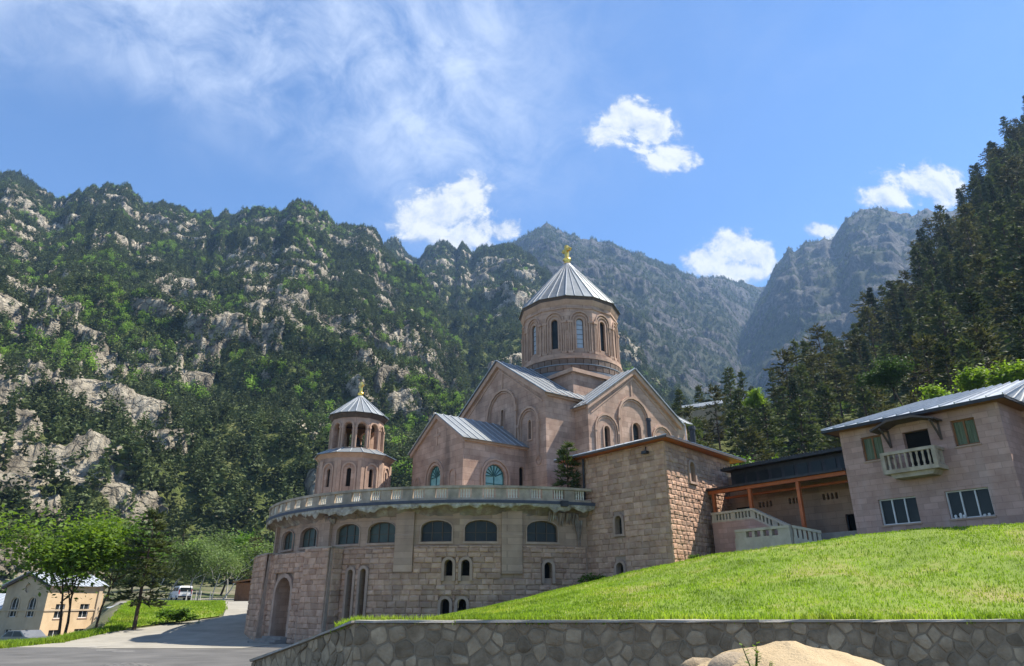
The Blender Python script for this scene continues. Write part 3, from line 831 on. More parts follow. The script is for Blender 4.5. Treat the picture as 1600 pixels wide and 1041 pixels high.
SKY1 = [(-160, 250, 1100), (-60, 262, 1100), (0, 271, 1100), (30, 276, 1100), (60, 300, 1100), (88, 318, 1120), (120, 306, 1100), (160, 297, 1080), (200, 294, 1080), (213, 305, 1080), (222, 322, 1090),
        (260, 327, 1120), (320, 338, 1150), (368, 337, 1160), (382, 327, 1160), (440, 332, 1160), (465, 314, 1160), (490, 319, 1160), (520, 346, 1180), (545, 358, 1200), (570, 357, 1200),
        (588, 364, 1180), (605, 395, 1120), (650, 432, 1000), (685, 478, 880), (715, 548, 720), (745, 645, 560), (790, 760, 420), (840, 850, 330)]
mt1 = mountain('mountain', SKY1, [(-160, 130), (100, 150), (400, 190), (700, 210), (840, 230)], 2.0, 620, 400, 58, 170, 1, M['mountain'], 26, 0.46, 0.0, low_rock=0.09, jag=34)
SKY2 = [(480, 470, 1900), (560, 420, 1850), (600, 380, 1800), (608, 373, 1800), (617, 371, 1800), (630, 392, 1800), (643, 403, 1800), (655, 406, 1780), (668, 388, 1750), (680, 383, 1750), (698, 381, 1740), (706, 388, 1740), (714, 398, 1740),
        (722, 384, 1730), (728, 390, 1720), (736, 402, 1700), (752, 388, 1650), (775, 384, 1600), (800, 385, 1550), (815, 392, 1520), (835, 408, 1480), (860, 430, 1420), (900, 462, 1330), (940, 492, 1230), (975, 522, 1130), (1010, 562, 1000), (1060, 618, 850), (1110, 680, 700)]
mt2 = mountain('mountain', SKY2, 330, 6.0, 400, 250, 80, 230, 5, M['mountain'], 46, 0.45, 0.0, rock_at=0.545, jag=30)
SKY3 = [(700, 440, 2700), (780, 388, 2700), (800, 378, 2700), (830, 362, 2700), (846, 353, 2700), (854, 349, 2700), (866, 356, 2700), (880, 362, 2700), (905, 371, 2700), (925, 375, 2720), (950, 382, 2750), (1000, 398, 2800),
        (1050, 417, 2850), (1088, 435, 2900), (1110, 434, 2950), (1126, 432, 3000), (1150, 440, 3050), (1190, 447, 3100), (1230, 450, 3100), (1300, 470, 3000)]
mt3 = mountain('mountain', SKY3, [(700, 700), (1000, 620), (1120, 800), (1200, 1800), (1300, 2300)], 20.0, 380, 240, 110, 360, 9, M['mountainfar'], 80, 0.44, 0.02, rock_at=0.54, jag=36)
SKY4 = [(1130, 560, 2400), (1170, 500, 2450), (1192, 452, 2500), (1206, 425, 2500), (1218, 402, 2500), (1228, 390, 2500), (1232, 384, 2500), (1241, 394, 2480), (1258, 381, 2450), (1285, 374, 2400), (1300, 372, 2400), (1312, 358, 2350), (1322, 346, 2300),
        (1345, 332, 2300), (1380, 328, 2300), (1400, 333, 2300), (1425, 338, 2300), (1448, 327, 2300), (1465, 336, 2300), (1520, 320, 2300), (1700, 310, 2300)]
mt4 = mountain('mountain', SKY4, 900, 30.0, 260, 170, 110, 360, 13, M['mountainfar'], 90, 0.50, 0.05, rock_at=0.5, jag=30)
SKY5 = [(1010, 725, 120), (1060, 692, 145), (1110, 682, 160), (1150, 665, 170), (1200, 635, 180), (1250, 606, 195), (1290, 585, 205), (1340, 565, 225), (1370, 530, 245), (1400, 490, 265), (1450, 412, 300), (1500, 338, 330),
        (1550, 262, 360), (1600, 190, 385), (1700, 80, 400), (1850, 20, 420)]
mt5 = mountain('hillside', SKY5, [(1010, 85), (1300, 80), (1500, 66), (1850, 52)], 4.6, 220, 120, 9, 60, 17, M['mountain'], 14, 0.30, -0.4, rock_at=0.8)

# ------------------------------------------------------------------ rock-faced blocks
BLK = []
for k in range(6):
    rr = random.Random(100 + k)
    gx = [-0.5, -0.36, 0.36, 0.5]; gzs = [-0.5, -0.30, 0.30, 0.5]
    vs = []
    for j in range(4):
        for i_ in range(4):
            edge_ = i_ in (0, 3) or j in (0, 3)
            y_ = 0.46 + rr.uniform(-0.12, 0.12) if edge_ else rr.uniform(0.6, 1.0)
            jx = 0 if edge_ else rr.uniform(-0.09, 0.09); jz = 0 if edge_ else rr.uniform(-0.08, 0.08)
            k_ = 0.982
            vs.append((gx[i_] * k_ + jx, y_, gzs[j] * k_ + jz))
    fs = [(j * 4 + i_, j * 4 + i_ + 1, j * 4 + i_ + 5, j * 4 + i_ + 4) for j in range(3) for i_ in range(3)]
    rim = [0, 1, 2, 3, 7, 11, 15, 14, 13, 12, 8, 4]
    base = len(vs)
    vs += [(vs[q][0], -0.3, vs[q][2]) for q in rim]
    fs += [(rim[q], base + q, base + (q + 1) % 12, rim[(q + 1) % 12]) for q in range(12)]
    BLK.append((np.array(vs), fs, mesh_from('block', vs, fs, M['block'])))

def lay(fr, s0, s1, z0, z1, rowh, wmin, wmax, cuts, depth, out, d0=0.0):
    """courses of blocks on a wall; cuts = [(s centre, half width, z low, z high)] left open"""
    z = z0; row = 0
    while z < z1 - 0.08:
        h = min(rowh * random.uniform(0.78, 1.25), z1 - z)
        spans = [(s0, s1)]
        for (cs, hw, ca, cb) in cuts:
            if cb <= z + 0.02 or ca >= z + h - 0.02:
                continue
            new = []
            for (a, b) in spans:
                if cs + hw <= a or cs - hw >= b: new.append((a, b)); continue
                if cs - hw > a + 0.06: new.append((a, cs - hw))
                if cs + hw < b - 0.06: new.append((cs + hw, b))
            spans = new
        for (a, b) in spans:
            s = a + (0 if b - a < 1 else 0)
            first = True
            while s < b - 0.03:
                w = random.uniform(wmin, wmax) * (random.uniform(0.4, 0.9) if first and row % 2 else 1)
                first = False
                if b - s - w < 0.16: w = b - s
                O, R, N = fr.at(s + w / 2)
                dp = depth * random.uniform(0.75, 1.25)
                c = O + N * d0
                out.append((Vector((c.x, c.y, z + h / 2)), R.copy(), N.copy(), w, h, dp, random.randrange(6)))
                s += w
        z += h; row += 1

def set_blocks(items, parent, hidden=None, limit=300):
    """the blocks that show largest become parts of their own, the rest one mass"""
    scored = []
    for it in items:
        c, R, N, w, h, dp, k = it
        if hidden and hidden(c): continue
        v = (Vector((0, 0, EYE)) - c); f = max(0.0, N.dot(v.normalized()))
        scored.append((w * h * f / v.length_squared, it))
    scored.sort(key=lambda q: -q[0])
    org = ORG[parent.name]
    for sc_, (c, R, N, w, h, dp, k) in scored[:limit]:
        o = bpy.data.objects.new('block', BLK[k][2]); COL.objects.link(o)
        o.parent = parent
        q = c - org
        o.matrix_local = Matrix(((R.x * w, N.x * dp, 0, q.x), (R.y * w, N.y * dp, 0, q.y), (0, 0, h, q.z), (0, 0, 0, 1)))
    V_, F_, A_ = [], [], []
    for sc_, (c, R, N, w, h, dp, k) in scored[limit:]:
        off = len(V_)
        for (a, b, e) in BLK[k][0]:
            p = c + R * (a * w) + N * (b * dp); V_.append((p.x, p.y, c.z + e * h))
        F_ += [tuple(q + off for q in f) for f in BLK[k][1]]
        A_ += [random.random()] * len(BLK[k][0])
    if V_:
        o = put('coursed_blocks', V_, F_, M['block_mass'], parent)
        at_ = o.data.attributes.new('rnd', 'FLOAT', 'POINT'); at_.data.foreach_set('value', A_)
        o['kind'] = 'stuff'

# ------------------------------------------------------------------ terrace building (round podium)
CX_, CY_ = -2.05, 56.0
def cyl(a, z, r):
    t = rad(a); return Vector((CX_ + r * math.sin(t), CY_ - r * math.cos(t), z))
class Cyl:
    def __init__(self, r): self.r = r
    def p(self, s, z, d=0.0): return cyl(math.degrees(s / self.r), z, self.r + d)
    def at(self, s):
        t = s / self.r
        N = Vector((math.sin(t), -math.cos(t), 0)); R = Vector((math.cos(t), math.sin(t), 0))
        return Vector((CX_, CY_, 0)) + N * self.r, R, N
RW = 15.9
pod = thing('terrace_building', 'round rock-faced stone podium with arched windows and balustraded terrace below the church', 'building', (CX_, CY_ - RW, 0.0))
deg = lambda a, r=RW: rad(a) * r
bays = [(-97, -86), (-86, -75), (-75, -66), (-66, -61.5), (-61.5, -47.5), (-47.5, -38.5), (-38.5, -34), (-34, -25.9), (-25.9, -16.6), (-16.6, -13), (-13, -3.75), (-3.75, 5.1), (5.1, 9.7), (9.7, 18.3), (18.3, 25)]
big = [(-54.8, 1.15), (-43.2, 0.98), (-29.7, 0.92), (-20.8, 0.93), (-8.4, 0.92), (0.95, 0.93), (13.9, 0.93)]
small = [(-5.5, 0.24, 2.72, 3.62), (-2.05, 0.24, 2.72, 3.62), (14.9, 0.24, 2.60, 3.50), (-5.95, 0.25, 0.70, 1.54), (-2.6, 0.25, 0.75, 1.54)]
slits = [(-27.6, 0.20, 0.75, 3.20), (-24.3, 0.20, 0.75, 3.24)]
RD = 16.75
door = (-46.4, 1.0, -0.75, 2.05)
wb = B()
for (a0, a1) in bays:
    p0, p1 = cyl(a0, 0, RW), cyl(a1, 0, RW)
    fr = Fr(p0, p1 - p0); ln = (p1 - p0).length
    S = lambda a: (a - a0) / (a1 - a0) * ln
    holes = []
    for (a, hw) in big:
        if a0 < a < a1: holes.append(arch(S(a), hw, 4.85, 5.62, 0.42))
    for (a, hw, z0, zs) in small + slits:
        if a0 < a < a1: holes.append(arch(S(a), hw, z0, zs))
    wall(wb, fr, [(0, -1.2), (ln, -1.2), (ln, 7.0), (0, 7.0)], holes, 0.55)
wb.build('wall', M['smooth'], pod)
for (a, hw) in big:
    O, R, N = Cyl(RW).at(deg(a)); fr = Fr(O, R)
    lights = 3 if a > 5 or a < -15 else (1 if a < -4 else 1)
    window(fr, pod, 0, hw, 4.85, 5.62, 0.42, 0.30, 3, 1, 'glassgreen' if a < -15 else 'glass', 'frame', 0.05)
    tb = B(); tb.ring(fr, archline(0, hw, 4.85, 5.62, 0.42), archline(0, hw + 0.07, 4.85, 5.62, 0.49), -0.05, 0.015)
    tb.fbox(fr, -hw - 0.1, hw + 0.1, 4.72, 4.845, -0.05, 0.03); tb.build('window_surround', M['trim'], pod)
for (a, hw, z0, zs) in small + slits:
    O, R, N = Cyl(RW).at(deg(a)); fr = Fr(O, R)
    window(fr, pod, 0, hw, z0, zs, None, 0.45, 1, 0, 'black', 'frame', 0.03)
    tb = B(); tb.ring(fr, archline(0, hw, z0, zs), archline(0, hw + 0.16, z0, zs), -0.05, 0.16); tb.build('window_surround', M['trim'], pod)
    if (a, hw, z0, zs) not in slits:
        tb = B(); tb.extr(fr, [(-hw, z0), (hw, z0), (hw, z0 + 0.28), (-hw, z0 + 0.28)], -0.42, -0.05); tb.build('sloping_sill', M['trim'], pod)
# doorway: deep arch with a dark door set in it
p0, p1 = cyl(-54, 0, RD), cyl(-37.5, 0, RD); fr = Fr(p0, p1 - p0); ln = (p1 - p0).length
pw = B(); wall(pw, fr, [(0, -1.2), (ln, -1.2), (ln, 4.5), (0, 4.5)], [arch((door[0] + 54) / 16.5 * ln, door[1], door[2], door[3])], 0.9)
pw.poly([fr.p(0, 4.5), fr.p(ln, 4.5), fr.p(ln, 4.62, -1.2), fr.p(0, 4.62, -1.2)]); pw.build('porch_wall', M['smooth'], pod)
fr = Fr(fr.p((door[0] + 54) / 16.5 * ln, 0), fr.R)
db = B(); db.poly([fr.p(s, z, -0.85) for s, z in arch(0, door[1], door[2], door[3])]); dr = db.build('door', M['frame'], pod)
for sx in (-0.49, 0.49):
    pb = B(); pb.extr(fr, arch(sx, 0.36, -0.45, 1.9, 0.34), -0.84, -0.79); pb.build('door_panel', M['boards'], dr)
tb = B(); tb.ring(fr, archline(0, door[1], door[2], door[3]), archline(0, door[1] + 0.26, door[2], door[3]), -0.05, 0.17); tb.build('door_surround', M['trim'], pod)
# steps: each a slab of its own, fanning down to the apron
for k in range(5):
    sb = B(); sb.fbox(fr, -1.25 - 0.16 * k, 1.2 + 0.05 * k, -0.9, -0.30 - 0.13 * k, 0.0, 0.55 + 0.36 * k); sb.build('step', M['step'], pod)
# flanking buttresses
BL = []
for (a0, a1, rt, rb_, zt, nm) in ((-76, -53.5, 17.1, 17.35, 4.5, 'buttress'), (-38.3, -30.6, 16.9, 17.1, 4.60, 'buttress')):
    n = 10; bb = B(); vs = []
    for z, rr_ in ((-1.2, rb_ - 0.07), (zt, rt - 0.07)):
        for i_ in range(n + 1):
            t = i_ / n; bulge = rr_ if nm else rr_
            vs.append(cyl(a0 + (a1 - a0) * t, z, rr_))
        vs.append(cyl(a1, z, RW - 0.1)); vs.append(cyl(a0, z, RW - 0.1))
    m = n + 3
    bb.add(vs, [(i_, (i_ + 1) % m, m + (i_ + 1) % m, m + i_) for i_ in range(m)] + [tuple(range(m, 2 * m))])
    bb.build('buttress', M['mortar'], pod)
    rm = (rt + rb_) / 2 - 0.05
    lay(Cyl(rm), deg(a0 + 0.3, rm), deg(a1 - 0.3, rm), -0.95, zt, 0.31, 0.45, 0.85, [], 0.11, BL)
    cb = B()
    k8 = [cyl(a0 - 0.3 + (a1 - a0 + 0.6) * q / 8, zt, rt + 0.08) for q in range(9)] + [cyl(a1 + 0.3, zt, RW), cyl(a0 - 0.3, zt, RW)]
    m = len(k8); cb.add(k8 + [p + Vector((0, 0, 0.09)) for p in k8], [tuple(range(m)), tuple(range(m, 2 * m))] + [(q, (q + 1) % m, m + (q + 1) % m, m + q) for q in range(m)])
    cb.build('buttress_cap', M['concrete'], pod)
    # side returns
    for aa, sg in ((a0, -1), (a1, 1)):
        pA, pB = cyl(aa, 0, RW), cyl(aa, 0, rm - 0.22)
        fr2 = Fr(pB, pA - pB) if sg > 0 else Fr(pA, pB - pA)
        lay(fr2, 0, (pA - pB).length, -0.95, zt, 0.31, 0.4, 0.8, [], 0.09, BL, 0.02)
# pilasters of the upper storey
for (a0, a1, z0, z1, dp) in ((-17.2, -13.1, 3.2, 6.55, 0.17), (5.2, 9.5, 3.1, 6.55, 0.17), (-37.3, -34.6, 4.6, 6.5, 0.20), (-66, -63.6, 4.6, 6.5, 0.20)):
    O, R, N = Cyl(RW).at(deg((a0 + a1) / 2)); fr = Fr(O, R); hw = deg((a1 - a0) / 2)
    pb = B(); pb.fbox(fr, -hw, hw, z0, z1, -0.05, dp); pb.build('pilaster', M['smooth'], pod)
    if z0 < 4: 
        pb = B(); pb.fbox(fr, -hw - 0.02, hw + 0.02, 5.2, 5.28, dp - 0.02, dp + 0.02); pb.build('pilaster_band', M['trim'], pod)
cuts = [(deg(a), hw + 0.15, z0 - 0.02, zs + hw + 0.14) for a, hw, z0, zs in small + slits]
cuts += [(deg(-53.2), deg(23), -1.2, 4.7),
         (deg(-15.15), deg(2.1), 3.2, 4.7), (deg(7.35), deg(2.2), 3.1, 4.7)]
lay(Cyl(RD - 0.12), deg(-53.6, RD - 0.12), deg(-38.2, RD - 0.12), -0.95, 4.45, 0.3, 0.42, 0.8, [(deg(door[0], RD - 0.12), door[1] + 0.24, -1.2, 3.32)], 0.12, BL, 0.10)
lay(Cyl(RW), deg(-84), deg(23.5), -1.0, 4.62, 0.285, 0.40, 0.80, cuts, 0.14, BL)
def under_lawn(c):
    if c.x < -9.5: return False
    uL = np.interp(c.x, [p[0] for p in LT], LU)
    return c.z < float(np.interp(uL, LU, [p[2] for p in LT])) - 0.5
set_blocks(BL, pod, under_lawn)
# cove with flaking render, slab edge flashing
cv = B(); n = 150
prof = [(RW - 0.02, 6.30), (RW + 0.16, 6.42), (RW + 0.30, 6.58), (RW + 0.55, 6.74), (RW + 0.78, 6.84), (RW + 0.83, 6.90)]
vs = []
for k, (r_, z_) in enumerate(prof):
    for i_ in range(n + 1):
        a = -112 + 138 * i_ / n
        loss = sstep(fbm(np.array([[a * 0.22, k * 0.9, 3.1]]), 4, 31), 0.42, 0.62)[0]
        dr_ = -0.18 * loss * (1 if 0 < k < 4 else 0) + 0.06 * (vnoise(np.array([[a * 1.7, k * 2.0, 1.0]]), 4)[0] - 0.5)
        vs.append(cyl(a, z_ + 0.10 * (vnoise(np.array([[a * 1.1, k * 1.0, 8.0]]), 6)[0] - 0.5) * (k < 4), r_ + dr_))
cv.add(vs, [(k * (n + 1) + i_, k * (n + 1) + i_ + 1, (k + 1) * (n + 1) + i_ + 1, (k + 1) * (n + 1) + i_) for k in range(len(prof) - 1) for i_ in range(n)])
cv.build('cornice_cove', M['cove'], pod, True)
def arcbar(r0, r1, z0, z1, a0, a1, n):
    b = B(); vs = []
    for i_ in range(n + 1):
        a = a0 + (a1 - a0) * i_ / n
        vs += [cyl(a, z0, r0), cyl(a, z0, r1), cyl(a, z1, r1), cyl(a, z1, r0)]
    fs = []
    for i_ in range(n):
        k = i_ * 4
        for j in range(4): fs.append((k + j, k + (j + 1) % 4, k + 4 + (j + 1) % 4, k + 4 + j))
    fs += [(0, 1, 2, 3), (4 * n, 4 * n + 1, 4 * n + 2, 4 * n + 3)]
    b.add(vs, fs); return b
vs = []; n = 260
for i_ in range(n + 1):
    a = -110 + 134.5 * i_ / n
    bad = max(0, 1 - abs(a + 31) / 13) + max(0, 1 - abs(a - 19) / 8)
    q = fbm(np.array([[a * 0.9, 2.0, 5.0]]), 5, 33, 0.6)[0]
    dl = 0.10 + 0.75 * max(0, q - 0.38) + 0.75 * bad * max(0, fbm(np.array([[a * 0.55, 7.0, 1.0]]), 4, 35, 0.6)[0] - 0.22)
    vs += [cyl(a, 6.93, 16.74), cyl(a, 6.90 - dl * 0.6, 16.75 + 0.03 * (q - .5)), cyl(a, 6.90 - dl, 16.69), cyl(a, 6.86, 16.60)]
cr_ = B(); cr_.add(vs, [(4 * i_ + j, 4 * i_ + j + 1, 4 * i_ + 5 + j, 4 * i_ + 4 + j) for i_ in range(n) for j in range(3)]); cr_.build('lime_crust', M['crust'], pod)
arcbar(15.0, 16.78, 6.90, 7.07, -112, 25, 90).build('slab_edge', M['gutter'], pod)
fl = B(); fl.poly([cyl(a, 7.075, 16.72) for a in np.linspace(-150, 150, 60)]); fl.build('terrace_floor', M['concrete'], pod)
# lime stalactites and broken render hanging off the cove
for (a, z, ln_, w) in [(-36.5, 6.5, 0.55, 0.3), (-31.5, 6.6, 0.3, 0.5), (-34, 6.3, 0.35, 0.25), (16.5, 6.45, 0.55, 0.35), (19, 6.4, 0.7, 0.4), (21, 6.35, 0.9, 0.35), (14, 6.6, 0.3, 0.5), (-26.5, 6.5, 0.25, 0.35), (22, 6.0, 1.6, 0.2)]:
    b = B(); rr = random.Random(int(a * 10))
    O, R, N = Cyl(RW + 0.12).at(deg(a, RW + 0.12)); fr = Fr(O, R)
    for q in range(7):
        s = rr.uniform(-w, w); t0 = rr.uniform(0.5, 1.0) * ln_
        b.tube(fr.p(s, z + 0.1, rr.uniform(-0.1, 0.25)), fr.p(s + rr.uniform(-0.08, 0.08), z - t0, rr.uniform(-0.08, 0.1)), rr.uniform(0.06, 0.13), 0.02, 6)
    b.build('flaking_render', M['cove'], pod)
# balustrade: plinth, rail, solid panels and slender balusters in fours
bal = arcbar(16.42, 16.66, 7.07, 7.21, -104, 24, 90).build('balustrade', M['concrete'], pod)
arcbar(16.42, 16.70, 7.75, 7.90, -104, 24, 90).build('rail', M['concrete'], bal)
PANEL = {}
step_ = 4.75
a = -102.0
while a < 23:
    g0 = a - 1.28; g1 = a + 1.28
    arcbar(16.44, 16.64, 7.21, 7.74, a - step_ + 1.28, min(g0, 24), 4).build('panel', M['concrete'], bal)
    for k in range(4):
        aa = g0 + (g1 - g0) * (k + 0.9) / 4.8
        b = B(); c = cyl(aa, 0, 16.54)
        b.lathe((c.x, c.y), [(0.055, 7.21), (0.055, 7.26), (0.035, 7.30), (0.058, 7.42), (0.04, 7.60), (0.055, 7.68), (0.055, 7.74)], 7)
        b.build('baluster', M['pale'], bal, True)
    a += step_
arcbar(13.4, 13.75, 7.075, 8.32, -27, 15, 40).build('inner_parapet', M['concrete'], pod)
b = B(); O, R, N = Cyl(16.7).at(deg(17.6, 16.7)); fr = Fr(O, R); b.fbox(fr, -0.2, 0.2, 6.78, 7.08, 0.0, 0.32); b.build('scupper', M['darkmetal'], pod)

# ------------------------------------------------------------------ church
az = rad(37)
EA = Vector((-math.sin(az), math.cos(az), 0)); EB = Vector((math.cos(az), math.sin(az), 0))
K = Vector((5.17, 56.0, 0))
church = thing('church', 'pink stone cross-domed church with ribbed conical drum roof and gabled arms', 'church', (K.x, K.y, 7.08))
ZT = 7.05
def gable(fr, w, ze, zr, z0, holes, depth=0.35):
    b = B(); wall(b, fr, [(-w, z0), (w, z0), (w, ze), (0, zr), (-w, ze)], holes, depth); return b
def rake(fr, w, ze, zr, dp, wd, off=0.0):
    b = B()
    for sg in (-1, 1):
        e = (sg * (w + off), ze - off * (zr - ze) / w); r_ = (0, zr)
        nx_, nz_ = sg * (zr - ze), w; L_ = math.hypot(nx_, nz_); nx_ /= L_; nz_ /= L_
        b.extr(fr, [e, r_, (0, zr - wd / nz_), (e[0], e[1] - wd / nz_)], 0.0, dp)
    return b
def relief_arch(fr, parent, sc, hw, z0, zs, wd=0.16, dp=0.17, inner=True):
    b = B(); b.ring(fr, archline(sc, hw - wd, z0, zs), archline(sc, hw, z0, zs), -0.02, dp)
    if inner: b.ring(fr, archline(sc, hw - wd - 0.16, z0, zs), archline(sc, hw - wd - 0.08, z0, zs), -0.02, dp * 0.6)
    for sg in (-1, 1): b.fbox(fr, sc + sg * (hw - wd / 2) - wd * 0.75, sc + sg * (hw - wd / 2) + wd * 0.75, zs - 0.2, zs, -0.02, dp * 1.3)
    b.build('blind_arch', M['trim'], parent)

# west-facing arm
w1, ze1, zr1, L1 = 5.75, 15.84, 19.63, 7.79
f1 = Fr(K - EB * L1, -EA)
slit = [arch(0.55, 0.17, 13.95, 15.35), arch(3.95, 0.16, 12.6, 13.85), arch(-2.9, 0.16, 12.6, 13.85)]
b = gable(f1, w1, ze1, zr1, ZT, slit)
f1s = Fr(f1.p(w1, 0), EB)
wall(b, f1s, [(0, ZT), (3.4, ZT), (3.4, ze1), (0, ze1)], [], 0.3)
f1n = Fr(f1.p(-w1, 0) + EB * 3.5, -EB); wall(b, f1n, [(0, ZT), (3.5, ZT), (3.5, ze1), (0, ze1)], [], 0.3)
b.build('arm_wall', M['church'], church)
relief_arch(f1, church, 0.5, 1.95, 12.3, 15.25)
relief_arch(f1, church, 3.85, 1.22, 11.2, 13.85)
relief_arch(f1, church, -2.9, 1.22, 11.2, 13.85)
for (s, hw, z0, zs) in ((0.55, 0.17, 13.95, 15.35), (3.95, 0.16, 12.6, 13.85), (-2.9, 0.16, 12.6, 13.85)):
    window(f1, church, s, hw, z0, zs, None, 0.28, 1, 0, 'glass', 'frame', 0.025)
    tb = B(); tb.ring(f1, archline(s, hw, z0, zs), archline(s, hw + 0.11, z0, zs), -0.02, 0.06); tb.fbox(f1, s - hw - 0.14, s + hw + 0.14, z0 - 0.12, z0, -0.02, 0.09); tb.build('window_surround', M['trim'], church)
b = B(); b.fbox(f1, 0.42, 0.58, 17.25, 18.75, -0.02, 0.06); b.build('relief_rib', M['trim'], church)
b = B()
ringp = [(4.9 + 0.32 * math.cos(t), 10.9 + 0.32 * math.sin(t)) for t in np.linspace(0, 2 * math.pi, 17)]
ringq = [(4.9 + 0.22 * math.cos(t), 10.9 + 0.22 * math.sin(t)) for t in np.linspace(0, 2 * math.pi, 17)]
b.ring(f1, ringq, ringp, -0.02, 0.07); b.build('roundel', M['trim'], church)
rake(f1, w1, ze1, zr1, 0.22, 0.34, 0.2).build('raking_cornice', M['trim'], church)
rake(f1, w1 - 0.3, ze1 - 0.62, zr1 - 0.62, 0.05, 0.10).build('raking_moulding', M['trim'], church)
b = B(); b.fbox(f1s, -0.2, 3.4, ze1 - 0.36, ze1 - 0.02, -0.02, 0.22); b.build('eaves_cornice', M['trim'], church)
def ridge_roof(fr, w, ze, zr, length, over, n, material, off=0.42, both=True, up=0.03):
    back = -fr.N
    for sg in ((1, -1) if both else (1,)):
        k = (zr - ze) / w
        e0 = fr.p(sg * (w + off), ze - off * k + up, over); e1 = fr.p(sg * (w + off), ze - off * k + up, -length)
        r0 = fr.p(0, zr + up, over); r1 = fr.p(0, zr + up, -length)
        panels(church, e0, e1, r0, r1, n, material)
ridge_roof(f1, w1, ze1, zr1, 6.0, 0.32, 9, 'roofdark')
# south-facing arm
w2, ze2, zr2, L2 = 4.98, 15.1, 18.6, 7.16
f2 = Fr(K - EA * L2, EB)
b = gable(f2, w2, ze2, zr2, ZT, [arch(-3.2, 0.28, 12.05, 13.35), arch(3.2, 0.28, 12.05, 13.35), arch(0, 0.45, 12.0, 13.9)])
f2s = Fr(f2.p(-w2, 0) + EA * 3.2, -EA); wall(b, f2s, [(0, ZT), (3.2, ZT), (3.2, ze2), (0, ze2)], [], 0.3)
f2e = Fr(f2.p(w2, 0), EA); wall(b, f2e, [(0, ZT), (5, ZT), (5, ze2), (0, ze2)], [], 0.3)
b.build('arm_wall', M['church'], church)
relief_arch(f2, church, -0.25, 1.75, 11.0, 14.6, 0.18, 0.16)
relief_arch(f2, church, -3.2, 1.22, 10.5, 13.35, 0.14, 0.12)
relief_arch(f2, church, 2.9, 1.22, 10.5, 13.35, 0.14, 0.12)
for s, hw, z0, zs in ((-3.2, 0.28, 12.05, 13.35), (3.2, 0.28, 12.05, 13.35), (0, 0.45, 12.0, 13.9)):
    window(f2, church, s, hw, z0, zs, None, 0.28, 1, 2, 'glass', 'frame', 0.03)
    tb = B(); tb.ring(f2, archline(s, hw, z0, zs), archline(s, hw + 0.13, z0, zs), -0.02, 0.08); tb.build('window_surround', M['trim'], church)
b = B(); b.fbox(f2, -0.35, -0.2, 16.3, 17.6, -0.02, 0.06); b.build('relief_rib', M['trim'], church)
rake(f2, w2, ze2, zr2, 0.22, 0.32, 0.2).build('raking_cornice', M['trim'], church)
rake(f2, w2 - 0.3, ze2 - 0.6, zr2 - 0.6, 0.05, 0.10).build('raking_moulding', M['trim'], church)
b = B(); b.fbox(f2s, 0, 3.4, ze2 - 0.34, ze2 - 0.02, -0.02, 0.22); b.build('eaves_cornice', M['trim'], church)
ridge_roof(f2, w2, ze2, zr2, 5.0, 0.32, 8, 'roof')
b = B(); b.tube(f2s.p(0.05, ze2 - 0.3, 0.12), f2s.p(0.05, ZT, 0.12), 0.07, 0.07, 8); b.build('downpipe', M['darkmetal'], church)
# the hidden arms and the solid middle
for (fr, w, ze, zr, L) in ((Fr(K + EB * 7.8, EA), w1, ze1, zr1, 5.0), (Fr(K + EA * 7.2, -EB), w2, ze2, zr2, 5.0)):
    b = gable(fr, w, ze, zr, ZT, []); 
    for sg in (-1, 1):
        q0 = fr.p(sg * w, ZT); q1 = fr.p(sg * w, ZT, -5); b.poly([q0, q1, q1 + Vector((0, 0, ze - ZT)), q0 + Vector((0, 0, ze - ZT))])
    b.build('arm_wall', M['church'], church)
    ridge_roof(fr, w, ze, zr, L, 0.3, 6, 'roof')
# square base of the drum
sa_, sb_ = 4.9, 4.25
b = B()
q = [K - EA * sa_ - EB * sb_, K - EA * sa_ + EB * sb_, K + EA * sa_ + EB * sb_, K + EA * sa_ - EB * sb_]
b.hexa([Vector((p.x, p.y, 12)) for p in q] + [Vector((p.x, p.y, 18.35)) for p in q]); b.build('drum_base', M['church'], church)
b = B()
q2 = [K - EA * (sa_ + .25) - EB * (sb_ + .25), K - EA * (sa_ + .25) + EB * (sb_ + .25), K + EA * (sa_ + .25) + EB * (sb_ + .25), K + EA * (sa_ + .25) - EB * (sb_ + .25)]
b.hexa([Vector((p.x, p.y, 18.2)) for p in q2] + [Vector((p.x, p.y, 18.5)) for p in q2]); b.build('base_cornice', M['trim'], church)
# stepped ring of dark blocks under the drum
for (r_, z0, z1, m_) in ((4.62, 18.5, 18.95, 'roofdark'), (4.5, 18.95, 19.0, 'roof'), (4.48, 19.0, 19.5, 'stepstone'), (4.58, 19.5, 19.57, 'roof'), (4.36, 19.57, 20.1, 'stepstone'), (4.46, 20.1, 20.32, 'trim'), (4.34, 20.32, 20.6, 'church')):
    b = B(); b.lathe((K.x, K.y), [(0, z0), (r_, z0), (r_, z1), (0, z1)], 48); b.build('drum_step', M[m_], church)
for ringi, (r_, z0, z1) in enumerate(((4.50, 19.03, 19.47), (4.38, 19.6, 20.07))):
    nb_ = 42
    for k in range(nb_):
        t0 = 2 * math.pi * (k + 0.06 + 0.5 * ringi) / nb_; t1 = 2 * math.pi * (k + 0.94 + 0.5 * ringi) / nb_
        if math.sin((t0 + t1) / 2) > 0.25: continue
        b = B(); P_ = lambda t, r, z: (K.x + r * math.cos(t), K.y + r * math.sin(t), z)
        b.hexa([P_(t0, r_ + .05, z0), P_(t1, r_ + .05, z0), P_(t1, r_ - .1, z0), P_(t0, r_ - .1, z0), P_(t0, r_ + .05, z1), P_(t1, r_ + .05, z1), P_(t1, r_ - .1, z1), P_(t0, r_ - .1, z1)])
        b.build('block', M['stepstone'], church)
